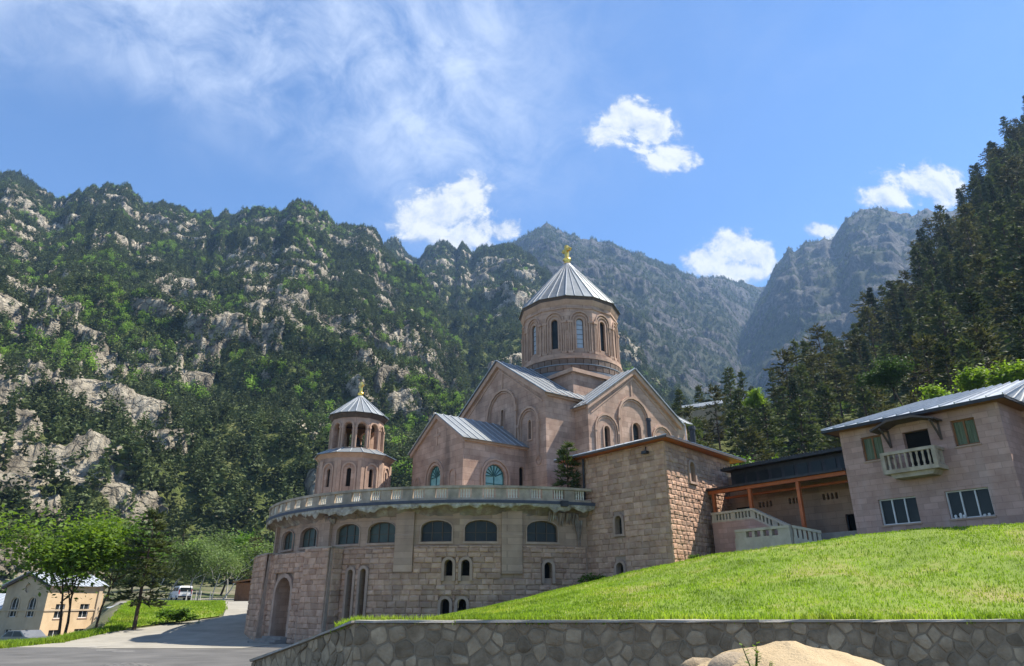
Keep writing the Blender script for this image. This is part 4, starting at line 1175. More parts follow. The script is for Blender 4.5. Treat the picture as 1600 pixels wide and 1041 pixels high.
# twelve-sided drum
NR = 12; rin = 4.10; rv = rin / math.cos(math.pi / NR); side = 2 * rin * math.tan(math.pi / NR)
base_ang = math.atan2(-EB.y, -EB.x)
for k in range(NR):
    t = base_ang + 2 * math.pi * k / NR
    N = Vector((math.cos(t), math.sin(t), 0)); R = Vector((-N.y, N.x, 0))
    fr = Fr(K + N * rin, R)
    if (fr.N - N).length > 0.1: fr = Fr(K + N * rin, -R)
    b = B(); wall(b, fr, [(-side / 2, 20.55), (side / 2, 20.55), (side / 2, 25.5), (-side / 2, 25.5)], [arch(0, 0.29, 21.1, 23.45)], 0.3)
    b.build('drum_wall', M['church'], church)
    if N.y > 0.55: continue
    window(fr, church, 0, 0.29, 21.1, 23.45, None, 0.2, 1, 0 if k % 2 else 5, 'glass' if k % 2 else 'glasspale', 'frame', 0.03)
    tb = B()
    tb.ring(fr, archline(0, 0.30, 21.0, 23.45), archline(0, 0.42, 21.0, 23.45), -0.02, 0.05)
    tb.ring(fr, archline(0, 0.55, 20.75, 23.5), archline(0, 0.65, 20.75, 23.5), -0.02, 0.09)
    tb.ring(fr, archline(0, 0.74, 22.9, 23.55), archline(0, 0.86, 22.9, 23.55), -0.02, 0.13)
    tb.build('window_surround', M['trim'], church)
    for sg in (-1, 1):
        for o_ in (0.80, 0.95):
            cb = B(); cb.tube(fr.p(sg * o_, 20.75, 0.06), fr.p(sg * o_, 23.3, 0.06), 0.065, 0.065, 8); cb.build('colonnette', M['trim'], church)
        cb = B(); cb.fbox(fr, sg * 0.87 - 0.2, sg * 0.87 + 0.2, 23.3, 23.5, -0.02, 0.16); cb.build('capital', M['trim'], church)
        cb = B(); cb.fbox(fr, sg * 0.87 - 0.2, sg * 0.87 + 0.2, 20.6, 20.78, -0.02, 0.16); cb.build('column_base', M['trim'], church)
    pb = B(); pb.fbox(fr, -side / 2, side / 2, 24.62, 24.74, -0.02, 0.08); pb.build('string_course', M['trim'], church)
for (r0, r1, z0, z1, m_) in ((rv + .02, rv + .11, 25.0, 25.2, 'trim'), (rv + .11, rv + .19, 25.2, 25.42, 'trim'), (rv + .19, rv + .27, 25.42, 25.68, 'fascia')):
    b = B(); b.lathe((K.x, K.y), [(0, z0), (r0, z0), (r1, z1), (0, z1)], NR, rot=base_ang + math.pi / NR); b.build('drum_cornice', M[m_], church)
apex = Vector((K.x, K.y, 31.2))
for k in range(NR):
    t0 = base_ang + math.pi / NR + 2 * math.pi * k / NR; t1 = t0 + 2 * math.pi / NR; re = rv + 0.33
    e0 = Vector((K.x + re * math.cos(t0), K.y + re * math.sin(t0), 25.66)); e1 = Vector((K.x + re * math.cos(t1), K.y + re * math.sin(t1), 25.66))
    a0_ = e0.lerp(apex, 0.97); a1_ = e1.lerp(apex, 0.97)
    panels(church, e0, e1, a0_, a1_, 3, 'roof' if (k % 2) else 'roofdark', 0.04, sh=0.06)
def finial(c, z, h, parent):
    b = B(); g_ = 1.12
    b.lathe((c.x, c.y), [(0.0, z), (0.16 * g_ * h, z + 0.02 * h), (0.10 * g_ * h, z + 0.10 * h), (0.19 * g_ * h, z + 0.2 * h), (0.17 * g_ * h, z + 0.28 * h), (0.07 * g_ * h, z + 0.36 * h), (0.045 * g_ * h, z + 0.5 * h), (0.0, z + 0.52 * h)], 12)
    fo = b.build('finial', M['gold'], parent, True)
    fr = Fr((c.x, c.y), -EA)
    cb = B(); t = 0.075 * h
    cb.extr(fr, [(-0.08 * h, z + 0.36 * h), (0.08 * h, z + 0.36 * h), (0.085 * h, z + h), (-0.085 * h, z + h)], -t, t)
    cb.extr(fr, [(-0.24 * h, z + 0.68 * h), (-0.05 * h, z + 0.71 * h), (-0.05 * h, z + 0.81 * h), (-0.24 * h, z + 0.86 * h)], -t, t)
    cb.extr(fr, [(0.24 * h, z + 0.68 * h), (0.05 * h, z + 0.71 * h), (0.05 * h, z + 0.81 * h), (0.24 * h, z + 0.86 * h)], -t, t)
    for sx, sz in ((-0.24, 0.77), (0.24, 0.77), (0, 1.0)):
        p = fr.p(sx * h, z + sz * h); cb.lathe((p.x, p.y), [(0, p.z - .07 * h), (.09 * h, p.z - .03 * h), (.09 * h, p.z + .03 * h), (0, p.z + .07 * h)], 8)
    cb.build('cross', M['gold'], parent)
finial(K, 31.0, 1.9, church)
# low west porch
w3, ze3, zr3, L3 = 3.5, 12.15, 14.4, 13.25
f3 = Fr(K - EB * L3, -EA)
b = gable(f3, w3, ze3, zr3, ZT, [arch(-0.15, 0.82, 8.2, 9.85)])
f3s = Fr(f3.p(w3, 0), EB); wall(b, f3s, [(0, ZT), (5.5, ZT), (5.5, ze3), (0, ze3)], [arch(2.68, 0.82, 8.2, 9.7), arch(5.0, 0.22, 7.6, 10.4)], 0.3)
f3n = Fr(f3.p(-w3, 0) + EB * 5.5, -EB); wall(b, f3n, [(0, ZT), (5.5, ZT), (5.5, ze3), (0, ze3)], [], 0.3)
b.build('porch_wall', M['church'], church)
for fr, sc_, zs in ((f3, -0.15, 9.85), (f3s, 2.68, 9.7)):
    wv = window(fr, church, sc_, 0.82, 8.2, zs, None, 0.2, 2, 1, 'teal', 'tealdark', 0.06)
    gb = B()
    for q in range(8):
        t = math.pi * (q + 0.5) / 8
        gb.tube(fr.p(sc_ + 0.1 * math.cos(t), zs + 0.1 * math.sin(t), -0.15), fr.p(sc_ + 0.72 * math.cos(t + 0.2), zs + 0.72 * math.sin(t + 0.2), -0.15), 0.03, 0.045, 5)
    gb.build('grille', M['tealdark'], wv)
    tb = B(); tb.ring(fr, archline(sc_, 0.85, 8.2, zs), archline(sc_, 1.0, 8.2, zs), -0.02, 0.06); tb.ring(fr, archline(sc_, 1.1, 8.2, zs), archline(sc_, 1.24, 8.2, zs), -0.02, 0.1); tb.build('window_surround', M['trim'], church)
window(f3s, church, 5.0, 0.22, 7.6, 10.4, None, 0.25, 1, 0, 'black', 'frame', 0.03)
for s, hw, zs in ((2.25, 0.42, 9.75), (-2.6, 0.42, 9.75)):
    relief_arch(f3, church, s, hw, 8.5, zs, 0.1, 0.07, False)
b = B(); b.fbox(f3, -0.09, 0.09, 12.1, 13.3, -0.02, 0.06); b.fbox(f3, -0.38, -0.09, 12.75, 12.93, -0.02, 0.06); b.fbox(f3, 0.09, 0.38, 12.75, 12.93, -0.02, 0.06); b.build('relief_cross', M['trim'], church)
rake(f3, w3, ze3, zr3, 0.18, 0.26, 0.15).build('raking_cornice', M['trim'], church)
b = B(); b.fbox(f3s, -0.15, 5.5, ze3 - 0.28, ze3 - 0.02, -0.02, 0.18); b.build('eaves_cornice', M['trim'], church)
ridge_roof(f3, w3, ze3, zr3, 5.5, 0.26, 9, 'roof', 0.32)

# ------------------------------------------------------------------ bell tower
T0 = Vector((-11.75, 50.2, 0))
bell = thing('bell_tower', 'small two-tier octagonal bell tower with open arcade and gilded cross on the terrace', 'bell tower', (T0.x, T0.y, 7.08))
NL, NU = 10, 12
AL, AU = rad(-84.8), rad(-67.8)
def faceted(n, a0, r_in, zlo, zhi, hole, name, material, depth):
    sd = 2 * r_in * math.tan(math.pi / n); out = []
    for k in range(n):
        t = a0 + 2 * math.pi / n * k
        N = Vector((math.cos(t), math.sin(t), 0)); fr = Fr(T0 + N * r_in, Vector((-N.y, N.x, 0)))
        if (fr.N - N).length > 0.1: fr = Fr(T0 + N * r_in, Vector((N.y, -N.x, 0)))
        b = B(); wall(b, fr, [(-sd / 2, zlo), (sd / 2, zlo), (sd / 2, zhi), (-sd / 2, zhi)], [hole] if hole else [], depth)
        b.build(name, M[material], bell); out.append((fr, sd))
    return out
kL, kU = 1 / math.cos(math.pi / NL), 1 / math.cos(math.pi / NU)
rL, rU = AL + math.pi / NL, AU + math.pi / NU
def polyring(n, rot, prof, name, m_):
    b = B(); b.lathe((T0.x, T0.y), prof, n, rot=rot); b.build(name, M[m_], bell)
for fr, sd in faceted(NL, AL, 2.55, ZT, 11.35, arch(0, 0.16, 9.15, 10.3), 'lower_tier', 'church', 0.25):
    if fr.N.y > 0.5: continue
    window(fr, bell, 0, 0.16, 9.15, 10.3, None, 0.2, 1, 0, 'black', 'frame', 0.025)
    tb = B(); tb.ring(fr, archline(0, 0.40, 8.4, 10.35), archline(0, 0.52, 8.4, 10.35), -0.02, 0.09); tb.build('window_surround', M['trim'], bell)
    for sg in (-1, 1):
        pb = B(); pb.fbox(fr, sg * (sd / 2 - 0.12) - 0.13, sg * (sd / 2 - 0.12) + 0.13, ZT, 11.0, -0.02, 0.06); pb.build('corner_pilaster', M['trim'], bell)
polyring(NL, rL, [(0, 11.2), (2.55 * kL, 11.2), (2.78 * kL, 11.5), (0, 11.5)], 'lower_cornice', 'trim')
polyring(NL, rL, [(2.68 * kL, 8.0), (2.95 * kL, 8.0), (2.95 * kL, 8.18), (2.55 * kL, 8.5)], 'skirt_roof', 'tin')
for (n, rot, kk) in ((NL, rL, kL), (NU, rU, kU)):
    for k in range(n):
        t0 = rot + 2 * math.pi / n * k; t1 = t0 + 2 * math.pi / n
        P_ = lambda t, r, z: Vector((T0.x + r * math.cos(t), T0.y + r * math.sin(t), z))
        if n == NL: panels(bell, P_(t0, 2.9 * kk, 11.48), P_(t1, 2.9 * kk, 11.48), P_(t0, 1.88 * kk, 12.0), P_(t1, 1.88 * kk, 12.0), 2, 'roof', 0.03, sh=0.04)
        else: panels(bell, P_(t0, 2.2 * kk, 14.62), P_(t1, 2.2 * kk, 14.62), P_(t0, 0.05, 16.45), P_(t1, 0.05, 16.45), 2, 'roof', 0.03, sh=0.045)
polyring(NU, rU, [(0, 11.9), (1.98 * kU, 11.9), (1.98 * kU, 12.06), (0, 12.06)], 'arcade_floor', 'trim')
for fr, sd in faceted(NU, AU, 1.88, 12.0, 14.4, arch(0, 0.31, 12.07, 13.6), 'upper_tier', 'church', 0.3):
    for sg in (-1, 1):
        cb = B(); cb.tube(fr.p(sg * 0.42, 12.05, 0.04), fr.p(sg * 0.42, 13.5, 0.04), 0.075, 0.075, 8)
        cb.fbox(fr, sg * 0.42 - 0.085, sg * 0.42 + 0.085, 13.49, 13.64, -0.02, 0.13); cb.build('colonnette', M['trim'], bell)
    tb = B(); tb.ring(fr, archline(0, 0.33, 13.55, 13.62), archline(0, 0.46, 13.55, 13.62), -0.02, 0.07); tb.build('arch_moulding', M['trim'], bell)
polyring(NU, rU, [(0, 14.3), (1.88 * kU + .04, 14.3), (2.12 * kU, 14.6), (0, 14.62)], 'upper_cornice', 'fascia')
b = B(); b.lathe((T0.x, T0.y), [(0.02, 13.3), (0.14, 13.2), (0.24, 12.95), (0.30, 12.7), (0.42, 12.55), (0.40, 12.5)], 14); b.build('bell', M['darkmetal'], bell, True)
b = B(); b.box(T0.x - 0.05, T0.x + 0.05, T0.y - 1.8, T0.y + 1.8, 13.3, 13.42); b.build('bell_beam', M['boards'], bell)
finial(T0, 16.35, 1.2, bell)

# ------------------------------------------------------------------ square residence block beside the terrace
def hit(fr, d, px, py):
    a, b = ray(px, py); D_ = Vector((a, 1, 0)); O = fr.O + fr.N * d
    Y = O.dot(fr.N) / D_.dot(fr.N)
    return (D_ * Y - O).dot(fr.R), EYE + b * Y
C0 = Vector((8.3, 36.45, 0))
RB = Vector((0.669, 0.743, 0)).normalized()
tower = thing('residence_block', 'square rock-faced stone block with low hipped roof joining terrace and gallery', 'building', (C0.x, C0.y, 3.2))
ft = Fr(C0, -EA); fq = Fr(C0, RB)
tl = [arch(-3.63, 0.27, 5.17, 5.9), arch(-3.7, 0.28, 2.9, 3.38)]
tr = [arch(2.85, 0.28, 7.95, 8.8)]
b = B(); wall(b, ft, [(-8.0, 1.0), (0, 1.0), (0, 9.9), (-8.0, 9.9)], tl, 0.4)
wall(b, fq, [(0, 1.0), (8.2, 1.0), (8.2, 9.9), (0, 9.9)], tr, 0.4)
pL = ft.p(-8.0, 0); pR = fq.p(8.2, 0); pBk = pL + RB * 6.5
for p, q in ((pL, pBk), (pBk, pR)):
    b.poly([Vector((p.x, p.y, 1)), Vector((q.x, q.y, 1)), Vector((q.x, q.y, 9.9)), Vector((p.x, p.y, 9.9))])
b.build('wall', M['mortar'], tower)
TB = []
lay(ft, -8.0, 0.0, 2.0, 9.85, 0.285, 0.36, 0.66, [(-3.63, 0.42, 5.0, 6.3), (-3.7, 0.42, 2.9, 3.8)], 0.10, TB)
lay(fq, 0.0, 8.1, 3.2, 9.85, 0.25, 0.32, 0.58, [(2.85, 0.42, 7.85, 9.2)], 0.11, TB)
set_blocks(TB, tower)
for fr, s, hw, z0, zs in ((ft, -3.63, 0.27, 5.17, 5.9), (ft, -3.7, 0.28, 2.9, 3.38), (fq, 2.85, 0.28, 7.95, 8.8)):
    window(fr, tower, s, hw, z0, zs, None, 0.3, 1, 1, 'glass', 'frame', 0.035)
    tb = B(); tb.ring(fr, archline(s, hw, z0, zs), archline(s, hw + 0.15, z0, zs), -0.02, 0.15); tb.fbox(fr, s - hw - .15, s + hw + .15, z0 - .13, z0 - .002, -.02, .17); tb.build('window_surround', M['trim'], tower)
ov = 0.75
cnr = [pL - RB * 0.4 + EA * ov * 0.5, C0 + (-EA - RB).normalized() * 0 + ft.N * ov + fq.N * ov, pR + fq.N * ov + RB * ov, pBk + RB * ov + EA * 0.3]
cnr[0] = pL + ft.N * ov + EA * 0.35
cz = [Vector((p.x, p.y, 9.95)) for p in cnr]
mid = (cz[0] + cz[1] + cz[2] + cz[3]) / 4 + Vector((0, 0, 1.25))
rdg0 = mid + EA * 1.4; rdg1 = mid - EA * 1.2
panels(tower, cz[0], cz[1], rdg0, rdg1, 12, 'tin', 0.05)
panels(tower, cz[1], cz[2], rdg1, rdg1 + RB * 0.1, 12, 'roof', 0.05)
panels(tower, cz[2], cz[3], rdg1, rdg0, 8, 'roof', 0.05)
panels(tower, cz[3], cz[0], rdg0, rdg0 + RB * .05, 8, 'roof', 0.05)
for i_ in range(4):
    p, q = cz[i_], cz[(i_ + 1) % 4]
    fr = Fr(p, q - p); L_ = (Vector((q.x, q.y, 0)) - Vector((p.x, p.y, 0))).length
    b = B(); b.fbox(fr, -0.02, L_ + 0.02, 9.86, 9.97, -0.05, 0.03); b.build('fascia', M['fascia'], tower)
b = B(); b.poly([p - Vector((0, 0, 0.07)) for p in cz]); b.build('soffit', M['orange'], tower)
b = B(); b.tube(ft.p(-6.25, 9.8, 0.2), ft.p(-6.25, 7.1, 0.2), 0.07, 0.07, 8); b.build('downpipe', M['darkmetal'], tower)
b = B(); b.fbox(ft, -1.35, -1.0, 9.3, 9.45, 0.1, 0.35); b.tube(ft.p(-1.2, 9.45, 0.2), ft.p(-1.2, 9.7, 0.1), 0.03, 0.03, 6); b.build('floodlight', M['darkmetal'], tower)
for (px, py, h, r_, nm) in ((1014, 668, 0.75, 0.13, 'vent_pipe'), (1083, 688, 1.15, 0.17, 'flue_pipe')):
    p = at(px, py, 40.5)
    b = B(); b.tube((p.x, p.y, p.z - 0.7), (p.x, p.y, p.z + h * 0.7), r_, r_, 10); b.tube((p.x, p.y, p.z + h * 0.55), (p.x, p.y, p.z + h * 0.75), r_ * 1.4, r_ * 1.2, 10)
    b.build(nm, M['darkmetal'], tower)
p = at(1071, 675, 41); b = B(); b.tube((p.x, p.y, p.z - 1), (p.x, p.y, p.z + 0.5), 0.03, 0.02, 6); b.build('aerial', M['seam'], tower)

# ------------------------------------------------------------------ stone house on the right
HR = Vector((0.588, -0.809, 0)); HB = Vector((0.809, 0.588, 0))
H0 = Vector((16.34, 33.0, 0))
house = thing('stone_house', 'two-storey pink stone house with balcony and zinc roof above the lawn', 'house', (H0.x, H0.y, 4.75))
fh = Fr(H0, HR)
rect = lambda s0, s1, z0, z1: [(s0, z0), (s1, z0), (s1, z1), (s0, z1)]
wins = [(1.0, 1.98, 7.88, 9.03), (5.03, 5.98, 7.9, 9.03), (1.25, 2.93, 4.9, 6.05), (4.14, 5.84, 4.92, 6.08)]
b = B(); wall(b, fh, [(0, 3.6), (6.96, 3.6), (6.96, 9.62), (0, 9.62)], [rect(*w) for w in wins] + [rect(2.95, 4.07, 7.2, 8.9)], 0.28)
fhr = Fr(fh.p(6.96, 0), HB); wall(b, fhr, [(0, 4.3), (7.2, 4.3), (7.2, 9.62), (0, 9.62)], [], 0.2)
fhl = Fr(fh.p(0, 0) + HB * 7.2, -HB); wall(b, fhl, [(0, 4.3), (7.2, 4.3), (7.2, 9.62), (0, 9.62)], [], 0.2)
fhw = Fr(fh.p(6.96, 0) + HB * 2.6, HR); wall(b, fhw, [(0.002, 4.3), (7, 4.3), (7, 9.7), (0.002, 9.7)], [], 0.2)
b.build('wall', M['housewall'], house)
def rwin(s0, s1, z0, z1, lights, frame, glass, curtain=False, fw=0.07):
    b = B(); d0, d1 = -0.22, -0.12
    b.fbox(fh, s0, s1, z0, z0 + fw, d0, d1); b.fbox(fh, s0, s1, z1 - fw, z1, d0, d1)
    for k in range(lights + 1):
        s = s0 + (s1 - s0) * k / lights; s = min(max(s, s0 + fw / 2), s1 - fw / 2)
        b.fbox(fh, s - fw / 2, s + fw / 2, z0 + fw, z1 - fw, d0, d1 + 0.004)
    w = b.build('window', M[frame], house)
    for k in range(lights):
        a = s0 + (s1 - s0) * k / lights; c = s0 + (s1 - s0) * (k + 1) / lights
        pb = B(); pb.poly([fh.p(a, z0, -0.19), fh.p(c, z0, -0.19), fh.p(c, z1, -0.19), fh.p(a, z1, -0.19)]); pb.build('pane', M[glass], w)
        if curtain:
            cb = B(); n = 14
            vs = []
            for q in range(n + 1):
                s = a + fw * 0.6 + (c - a - fw * 1.2) * q / n
                vs += [fh.p(s, z0 + fw, -0.165 + 0.012 * math.sin(q * 2.4)), fh.p(s, z1 - fw, -0.165 + 0.012 * math.sin(q * 2.4 + 0.3))]
            cb.add(vs, [(2 * q, 2 * q + 2, 2 * q + 3, 2 * q + 1) for q in range(n)]); cb.build('curtain', M['curtain'], w)
    sb = B(); sb.fbox(fh, s0 - 0.05, s1 + 0.05, z0 - 0.07, z0 - 0.003, -0.12, 0.05); sb.build('sill', M['trim'], w)
rwin(*wins[0], 2, 'woodframe', 'glass', True); rwin(*wins[1], 2, 'woodframe', 'glass', True)
rwin(*wins[2], 3, 'whiteframe', 'glass', False, 0.05); rwin(*wins[3], 3, 'whiteframe', 'glass', False, 0.05)
b = B(); b.poly([fh.p(2.95, 7.2, -0.27), fh.p(4.07, 7.2, -0.27), fh.p(4.07, 8.9, -0.27), fh.p(2.95, 8.9, -0.27)]); b.build('balcony_door', M['black'], house)
# pots and bottles on the inner sill
for q_, (s, h_, m_) in enumerate(((4.35, 0.16, 'whiteframe'), (4.55, 0.22, 'whiteframe'), (4.68, 0.14, 'whiteframe'), (5.45, 0.1, 'whiteframe'), (5.62, 0.12, 'whiteframe'))):
    b = B(); p = fh.p(s, 0, -0.06); b.lathe((p.x, p.y), [(0, 4.925), (0.05, 4.925), (0.06, 4.925 + h_ * .7), (0.03, 4.925 + h_), (0, 4.925 + h_)], 9)
    tag(b.build('window_sill_pot', M[m_]), ['white pot at the left end of the lower right house sill', 'tallest white pot on the lower right sill of the stone house', 'white pot right of the tallest one on the lower right house sill', 'lowest white pot on the lower right sill of the stone house', 'white pot at the right end of the lower right house sill'][q_], 'pot', 'pots along the lower window sill')
bal2 = B(); bal2.fbox(fh, 2.2, 4.55, 6.98, 7.16, 0.0, 0.95); bal2 = bal2.build('balcony', M['concrete'], house)
b = B(); b.extr(fh, [(2.4, 6.98), (4.35, 6.98), (4.2, 6.78), (2.55, 6.78)], 0.0, 0.8); b.build('bracket', M['concrete'], bal2)
b = B(); b.fbox(fh, 2.2, 4.55, 7.82, 7.95, 0.79, 0.97); b.fbox(fh, 2.2, 2.36, 7.82, 7.95, 0.0, 0.79); b.fbox(fh, 4.39, 4.55, 7.82, 7.95, 0.0, 0.79); b.build('rail', M['concrete'], bal2)
for s in (2.28, 4.47):
    b = B(); b.fbox(fh, s - 0.085, s + 0.085, 7.16, 7.82, 0.79, 0.955); b.build('corner_post', M['concrete'], bal2)
pos_ = [(2.52 + 0.245 * k, 0.87) for k in range(8)] + [(s, 0.18 + 0.2 * k) for s in (2.28, 4.47) for k in range(3)]
for s, d in pos_:
    c = fh.p(s, 0, d); b = B(); b.lathe((c.x, c.y), [(0.055, 7.16), (0.055, 7.22), (0.035, 7.27), (0.062, 7.42), (0.04, 7.66), (0.055, 7.74), (0.055, 7.82)], 8); b.build('baluster', M['concrete'], bal2, True)
# little bracketed roof over the balcony
cn = [(1.95, 9.05), (2.75, 9.42), (4.1, 9.42), (4.75, 9.2)]
b = B(); b.extr(fh, [(1.95, 9.10), (2.8, 9.42), (3.9, 9.42), (4.75, 9.16), (4.75, 9.08), (3.9, 9.32), (2.8, 9.32), (1.95, 9.0)], 0.0, 0.95); can = b.build('canopy', M['fascia'], house)
for s in (2.35, 4.55):
    b = B(); b.tube(fh.p(s, 8.3, 0.03), fh.p(s, 9.1, 0.03), 0.05, 0.05, 6); b.tube(fh.p(s, 8.35, 0.05), fh.p(s, 9.08, 0.75), 0.05, 0.05, 6); b.tube(fh.p(s, 9.08, 0.0), fh.p(s, 9.08, 0.85), 0.05, 0.05, 6); b.build('canopy_bracket', M['fascia'], house)
# roof: front slope, hip on the gallery side, wing roof
zo = 9.55; zrg = 11.0
e0, e1 = fh.p(-0.55, zo, 0.6), fh.p(7.45, zo, 0.6)
e2, e3 = fh.p(7.45, zo, -7.7), fh.p(-0.55, zo, -7.7)
r0, r1 = fh.p(2.75, zrg, -3.55), fh.p(7.3, zrg, -3.55)
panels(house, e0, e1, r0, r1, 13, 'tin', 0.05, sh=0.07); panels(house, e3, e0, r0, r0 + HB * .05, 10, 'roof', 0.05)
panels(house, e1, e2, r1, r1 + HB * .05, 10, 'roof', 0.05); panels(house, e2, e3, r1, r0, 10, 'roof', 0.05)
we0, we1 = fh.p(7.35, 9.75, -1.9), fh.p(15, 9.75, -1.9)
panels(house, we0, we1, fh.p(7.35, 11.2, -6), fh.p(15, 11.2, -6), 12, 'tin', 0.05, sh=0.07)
for (p, q) in ((e0, e1), (e3, e0), (e1, e2), (we0, we1)):
    fr = Fr(p, q - p); L_ = (q - p).length
    b = B(); b.fbox(fr, -0.02, L_ + 0.02, p.z - 0.10, p.z + 0.03, -0.06, 0.03); b.build('fascia', M['darkmetal'], house)
b = B(); b.poly([p - Vector((0, 0, 0.07)) for p in (e0, e1, e2, e3)]); b.build('soffit', M['woodframe'], house)
b = B(); b.poly([p - Vector((0, 0, 0.07)) for p in (we0, we1, we1 + HB * 3, we0 + HB * 3)]); b.build('soffit', M['woodframe'], house)

# ------------------------------------------------------------------ timber gallery between block and house
gal = thing('timber_gallery', 'open gallery with orange timber posts and dark glazed clerestory beside the stone house', 'gallery', (fh.p(-4, 4.8).x, fh.p(-4, 4.8).y, 4.8))
for s in (-8.05, -5.62, -2.70):
    b = B(); b.fbox(fh, s - 0.085, s + 0.085, 4.4, 7.42, -0.17, 0.0); b.build('post', M['orange'], gal)
b = B(); b.fbox(fh, -8.35, -0.04, 7.42, 7.60, -0.19, 0.02); b.build('beam', M['orange'], gal)
b = B(); b.fbox(fh, -8.3, -0.04, 7.28, 7.40, -1.6, -1.45); b.build('beam', M['orange'], gal)
b = B(); b.fbox(fh, -8.4, -0.03, 7.60, 7.72, -1.35, 0.25); b.build('lean_to_roof', M['darkmetal'], gal)
b = B(); b.fbox(fh, -7.6, -0.03, 7.72, 8.78, -1.5, -1.3); b.build('clerestory', M['darkmetal'], gal)
for k in range(9):
    b = B(); b.fbox(fh, -7.3 + 0.8 * k, -6.72 + 0.8 * k, 7.84, 8.55, -1.3, -1.275); b.build('pane', M['glass'], gal)
b = B(); b.extr(fh, [(-7.9, 8.78), (-0.03, 8.78), (-0.03, 8.92), (-7.9, 8.92)], -5.0, -0.75); b.build('upper_roof', M['darkmetal'], gal)
b = B()
for k in range(46):
    s = -7.8 + 0.168 * k; b.fbox(fh, s, s + 0.05, 8.92, 9.02, -0.95, -0.9)
b.fbox(fh, -7.85, -0.05, 8.95, 8.98, -0.96, -0.94); b.build('snow_guard', M['darkmetal'], gal)
fb = Fr(fh.p(0, 0, -2.9), HR)
holes = []
for g0 in (-7.0, -5.05, -3.0, -0.95):
    holes += [arch(g0 + 0.24 * q, 0.075, 6.75, 7.02) for q in range(4)]
holes.append(rect(-2.0, -0.35, 4.5, 5.9))
b = B(); wall(b, fb, [(-11, 4.2), (-0.03, 4.2), (-0.03, 8.8), (-11, 8.8)], holes, 0.3); b.build('back_wall', M['smooth'], gal)
b = B(); b.poly([fb.p(-11, 4.2, -0.29), fb.p(-0.03, 4.2, -0.29), fb.p(-0.03, 7.6, -0.29), fb.p(-11, 7.6, -0.29)]); b.build('dark_inside', M['black'], gal)
b = B()
for s in (-2.0, -1.2, -0.4): b.fbox(fb, s, s + 0.06, 4.5, 5.9, -0.25, -0.1)
b.build('window', M['darkmetal'], gal)
b = B(); b.fbox(fh, -8.6, -0.03, 4.2, 4.80, -2.9, -0.2); b.build('floor', M['step'], gal)
b = B(); b.fbox(fb, -8.6, -7.6, 4.8, 6.9, 0.0, 0.06); b.build('door', M['black'], gal)
# outdoor stair with two balustrades
stair = thing('stone_staircase', 'stone stair with slotted balustrades stepping down from the orange gallery to the lawn', 'staircase', (fh.p(-6, 4.3).x, fh.p(-6, 4.3).y, 4.3))
s0, z0 = hit(fh, 0.45, 1080 + 105 / 3.077, 580 + 678 / 3.077); s1, z1 = hit(fh, 0.45, 1080 + 300 / 3.077, 580 + 660 / 3.077); s2, z2 = hit(fh, 0.45, 1080 + 480 / 3.077, 580 + 742 / 3.077)
z0 = z1
b = B(); b.extr(fh, [(s0, 3.4), (s2 + 0.3, 3.4), (s2 + 0.3, z2 - 0.62), (s1, z1 - 0.52), (s0, z1 - 0.52)], 0.28, 0.62); b.build('flank_wall', M['housewall'], stair)
b = B(); b.extr(fh, [(s0, z0 - 0.12), (s1, z1 - 0.12), (s2, z2 - 0.14), (s2, z2), (s1, z1), (s0, z0)], 0.3, 0.66); b.build('rail', M['stairstone'], stair)
b = B(); b.extr(fh, [(s0, z0 - 0.54), (s1, z1 - 0.54), (s2, z2 - 0.56), (s2, z2 - 0.45), (s1, z1 - 0.44), (s0, z0 - 0.44)], 0.32, 0.64); b.build('plinth', M['stairstone'], stair)
def rz(s): return z1 if s <= s1 else z1 + (z2 - z1) * (s - s1) / (s2 - s1)
s = s0 + 0.02; k = 0
while s < s2 - 0.1:
    wd = 0.30 if k % 5 == 0 else 0.10
    b = B(); b.extr(fh, [(s, rz(s) - 0.45), (s + wd, rz(s + wd) - 0.45), (s + wd, rz(s + wd) - 0.11), (s, rz(s) - 0.11)], 0.34, 0.62); b.build('panel' if k % 5 == 0 else 'baluster', M['stairstone'], stair)
    s += wd + 0.11; k += 1
for k in range(6):
    b = B(); b.fbox(fh, s1 + 0.35 * k, s1 + 0.35 * (k + 1), 4.0, z1 - 0.75 - 0.16 * k, -0.15, 0.28); b.build('step', M['step'], stair)
sa, za = hit(fh, 1.5, 1080 + 218 / 3.077, 580 + 768 / 3.077); sb2, zb2 = hit(fh, 1.5, 1080 + 478 / 3.077, 580 + 741 / 3.077)
zt2 = (za + zb2) / 2 + 0.02
b = B(); b.fbox(fh, sa, sb2, zt2 - 0.13, zt2, 1.35, 1.68); b.build('rail', M['stairstone'], stair)
b = B(); b.fbox(fh, sa - 0.05, sb2, 3.6, zt2 - 0.43, 1.38, 1.66); b.build('flank_wall', M['stairstone'], stair)
for k in range(7):
    s = sa + (sb2 - sa - 0.16) * k / 6
    b = B(); wd = 0.5 if k in (0, 5) else 0.16
    b.fbox(fh, s, min(s + wd, sb2), zt2 - 0.44, zt2 - 0.12, 1.4, 1.64); b.build('baluster', M['stairstone'], stair)
p0_, p1_ = fh.p(sb2 - 0.02, 0, 1.4), fh.p(sb2 + 0.95, 0, 0.55)
fr_ = Fr(p0_, p1_ - p0_); L_ = (p1_ - p0_).length
b = B(); b.extr(fr_, [(0, zt2 - 0.13), (L_, zt2 - 0.43), (L_, zt2 - 0.30), (0, zt2 - 0.002)], -0.15, 0.15); b.build('rail', M['stairstone'], stair)
for k in range(6):
    s = L_ * (k + 0.2) / 6; zz = zt2 - 0.13 - 0.3 * s / L_
    b = B(); b.extr(fr_, [(s, zz - 0.45), (s + 0.14, zz - 0.47), (s + 0.14, zz), (s, zz)], -0.1, 0.1); b.build('baluster', M['stairstone'], stair)
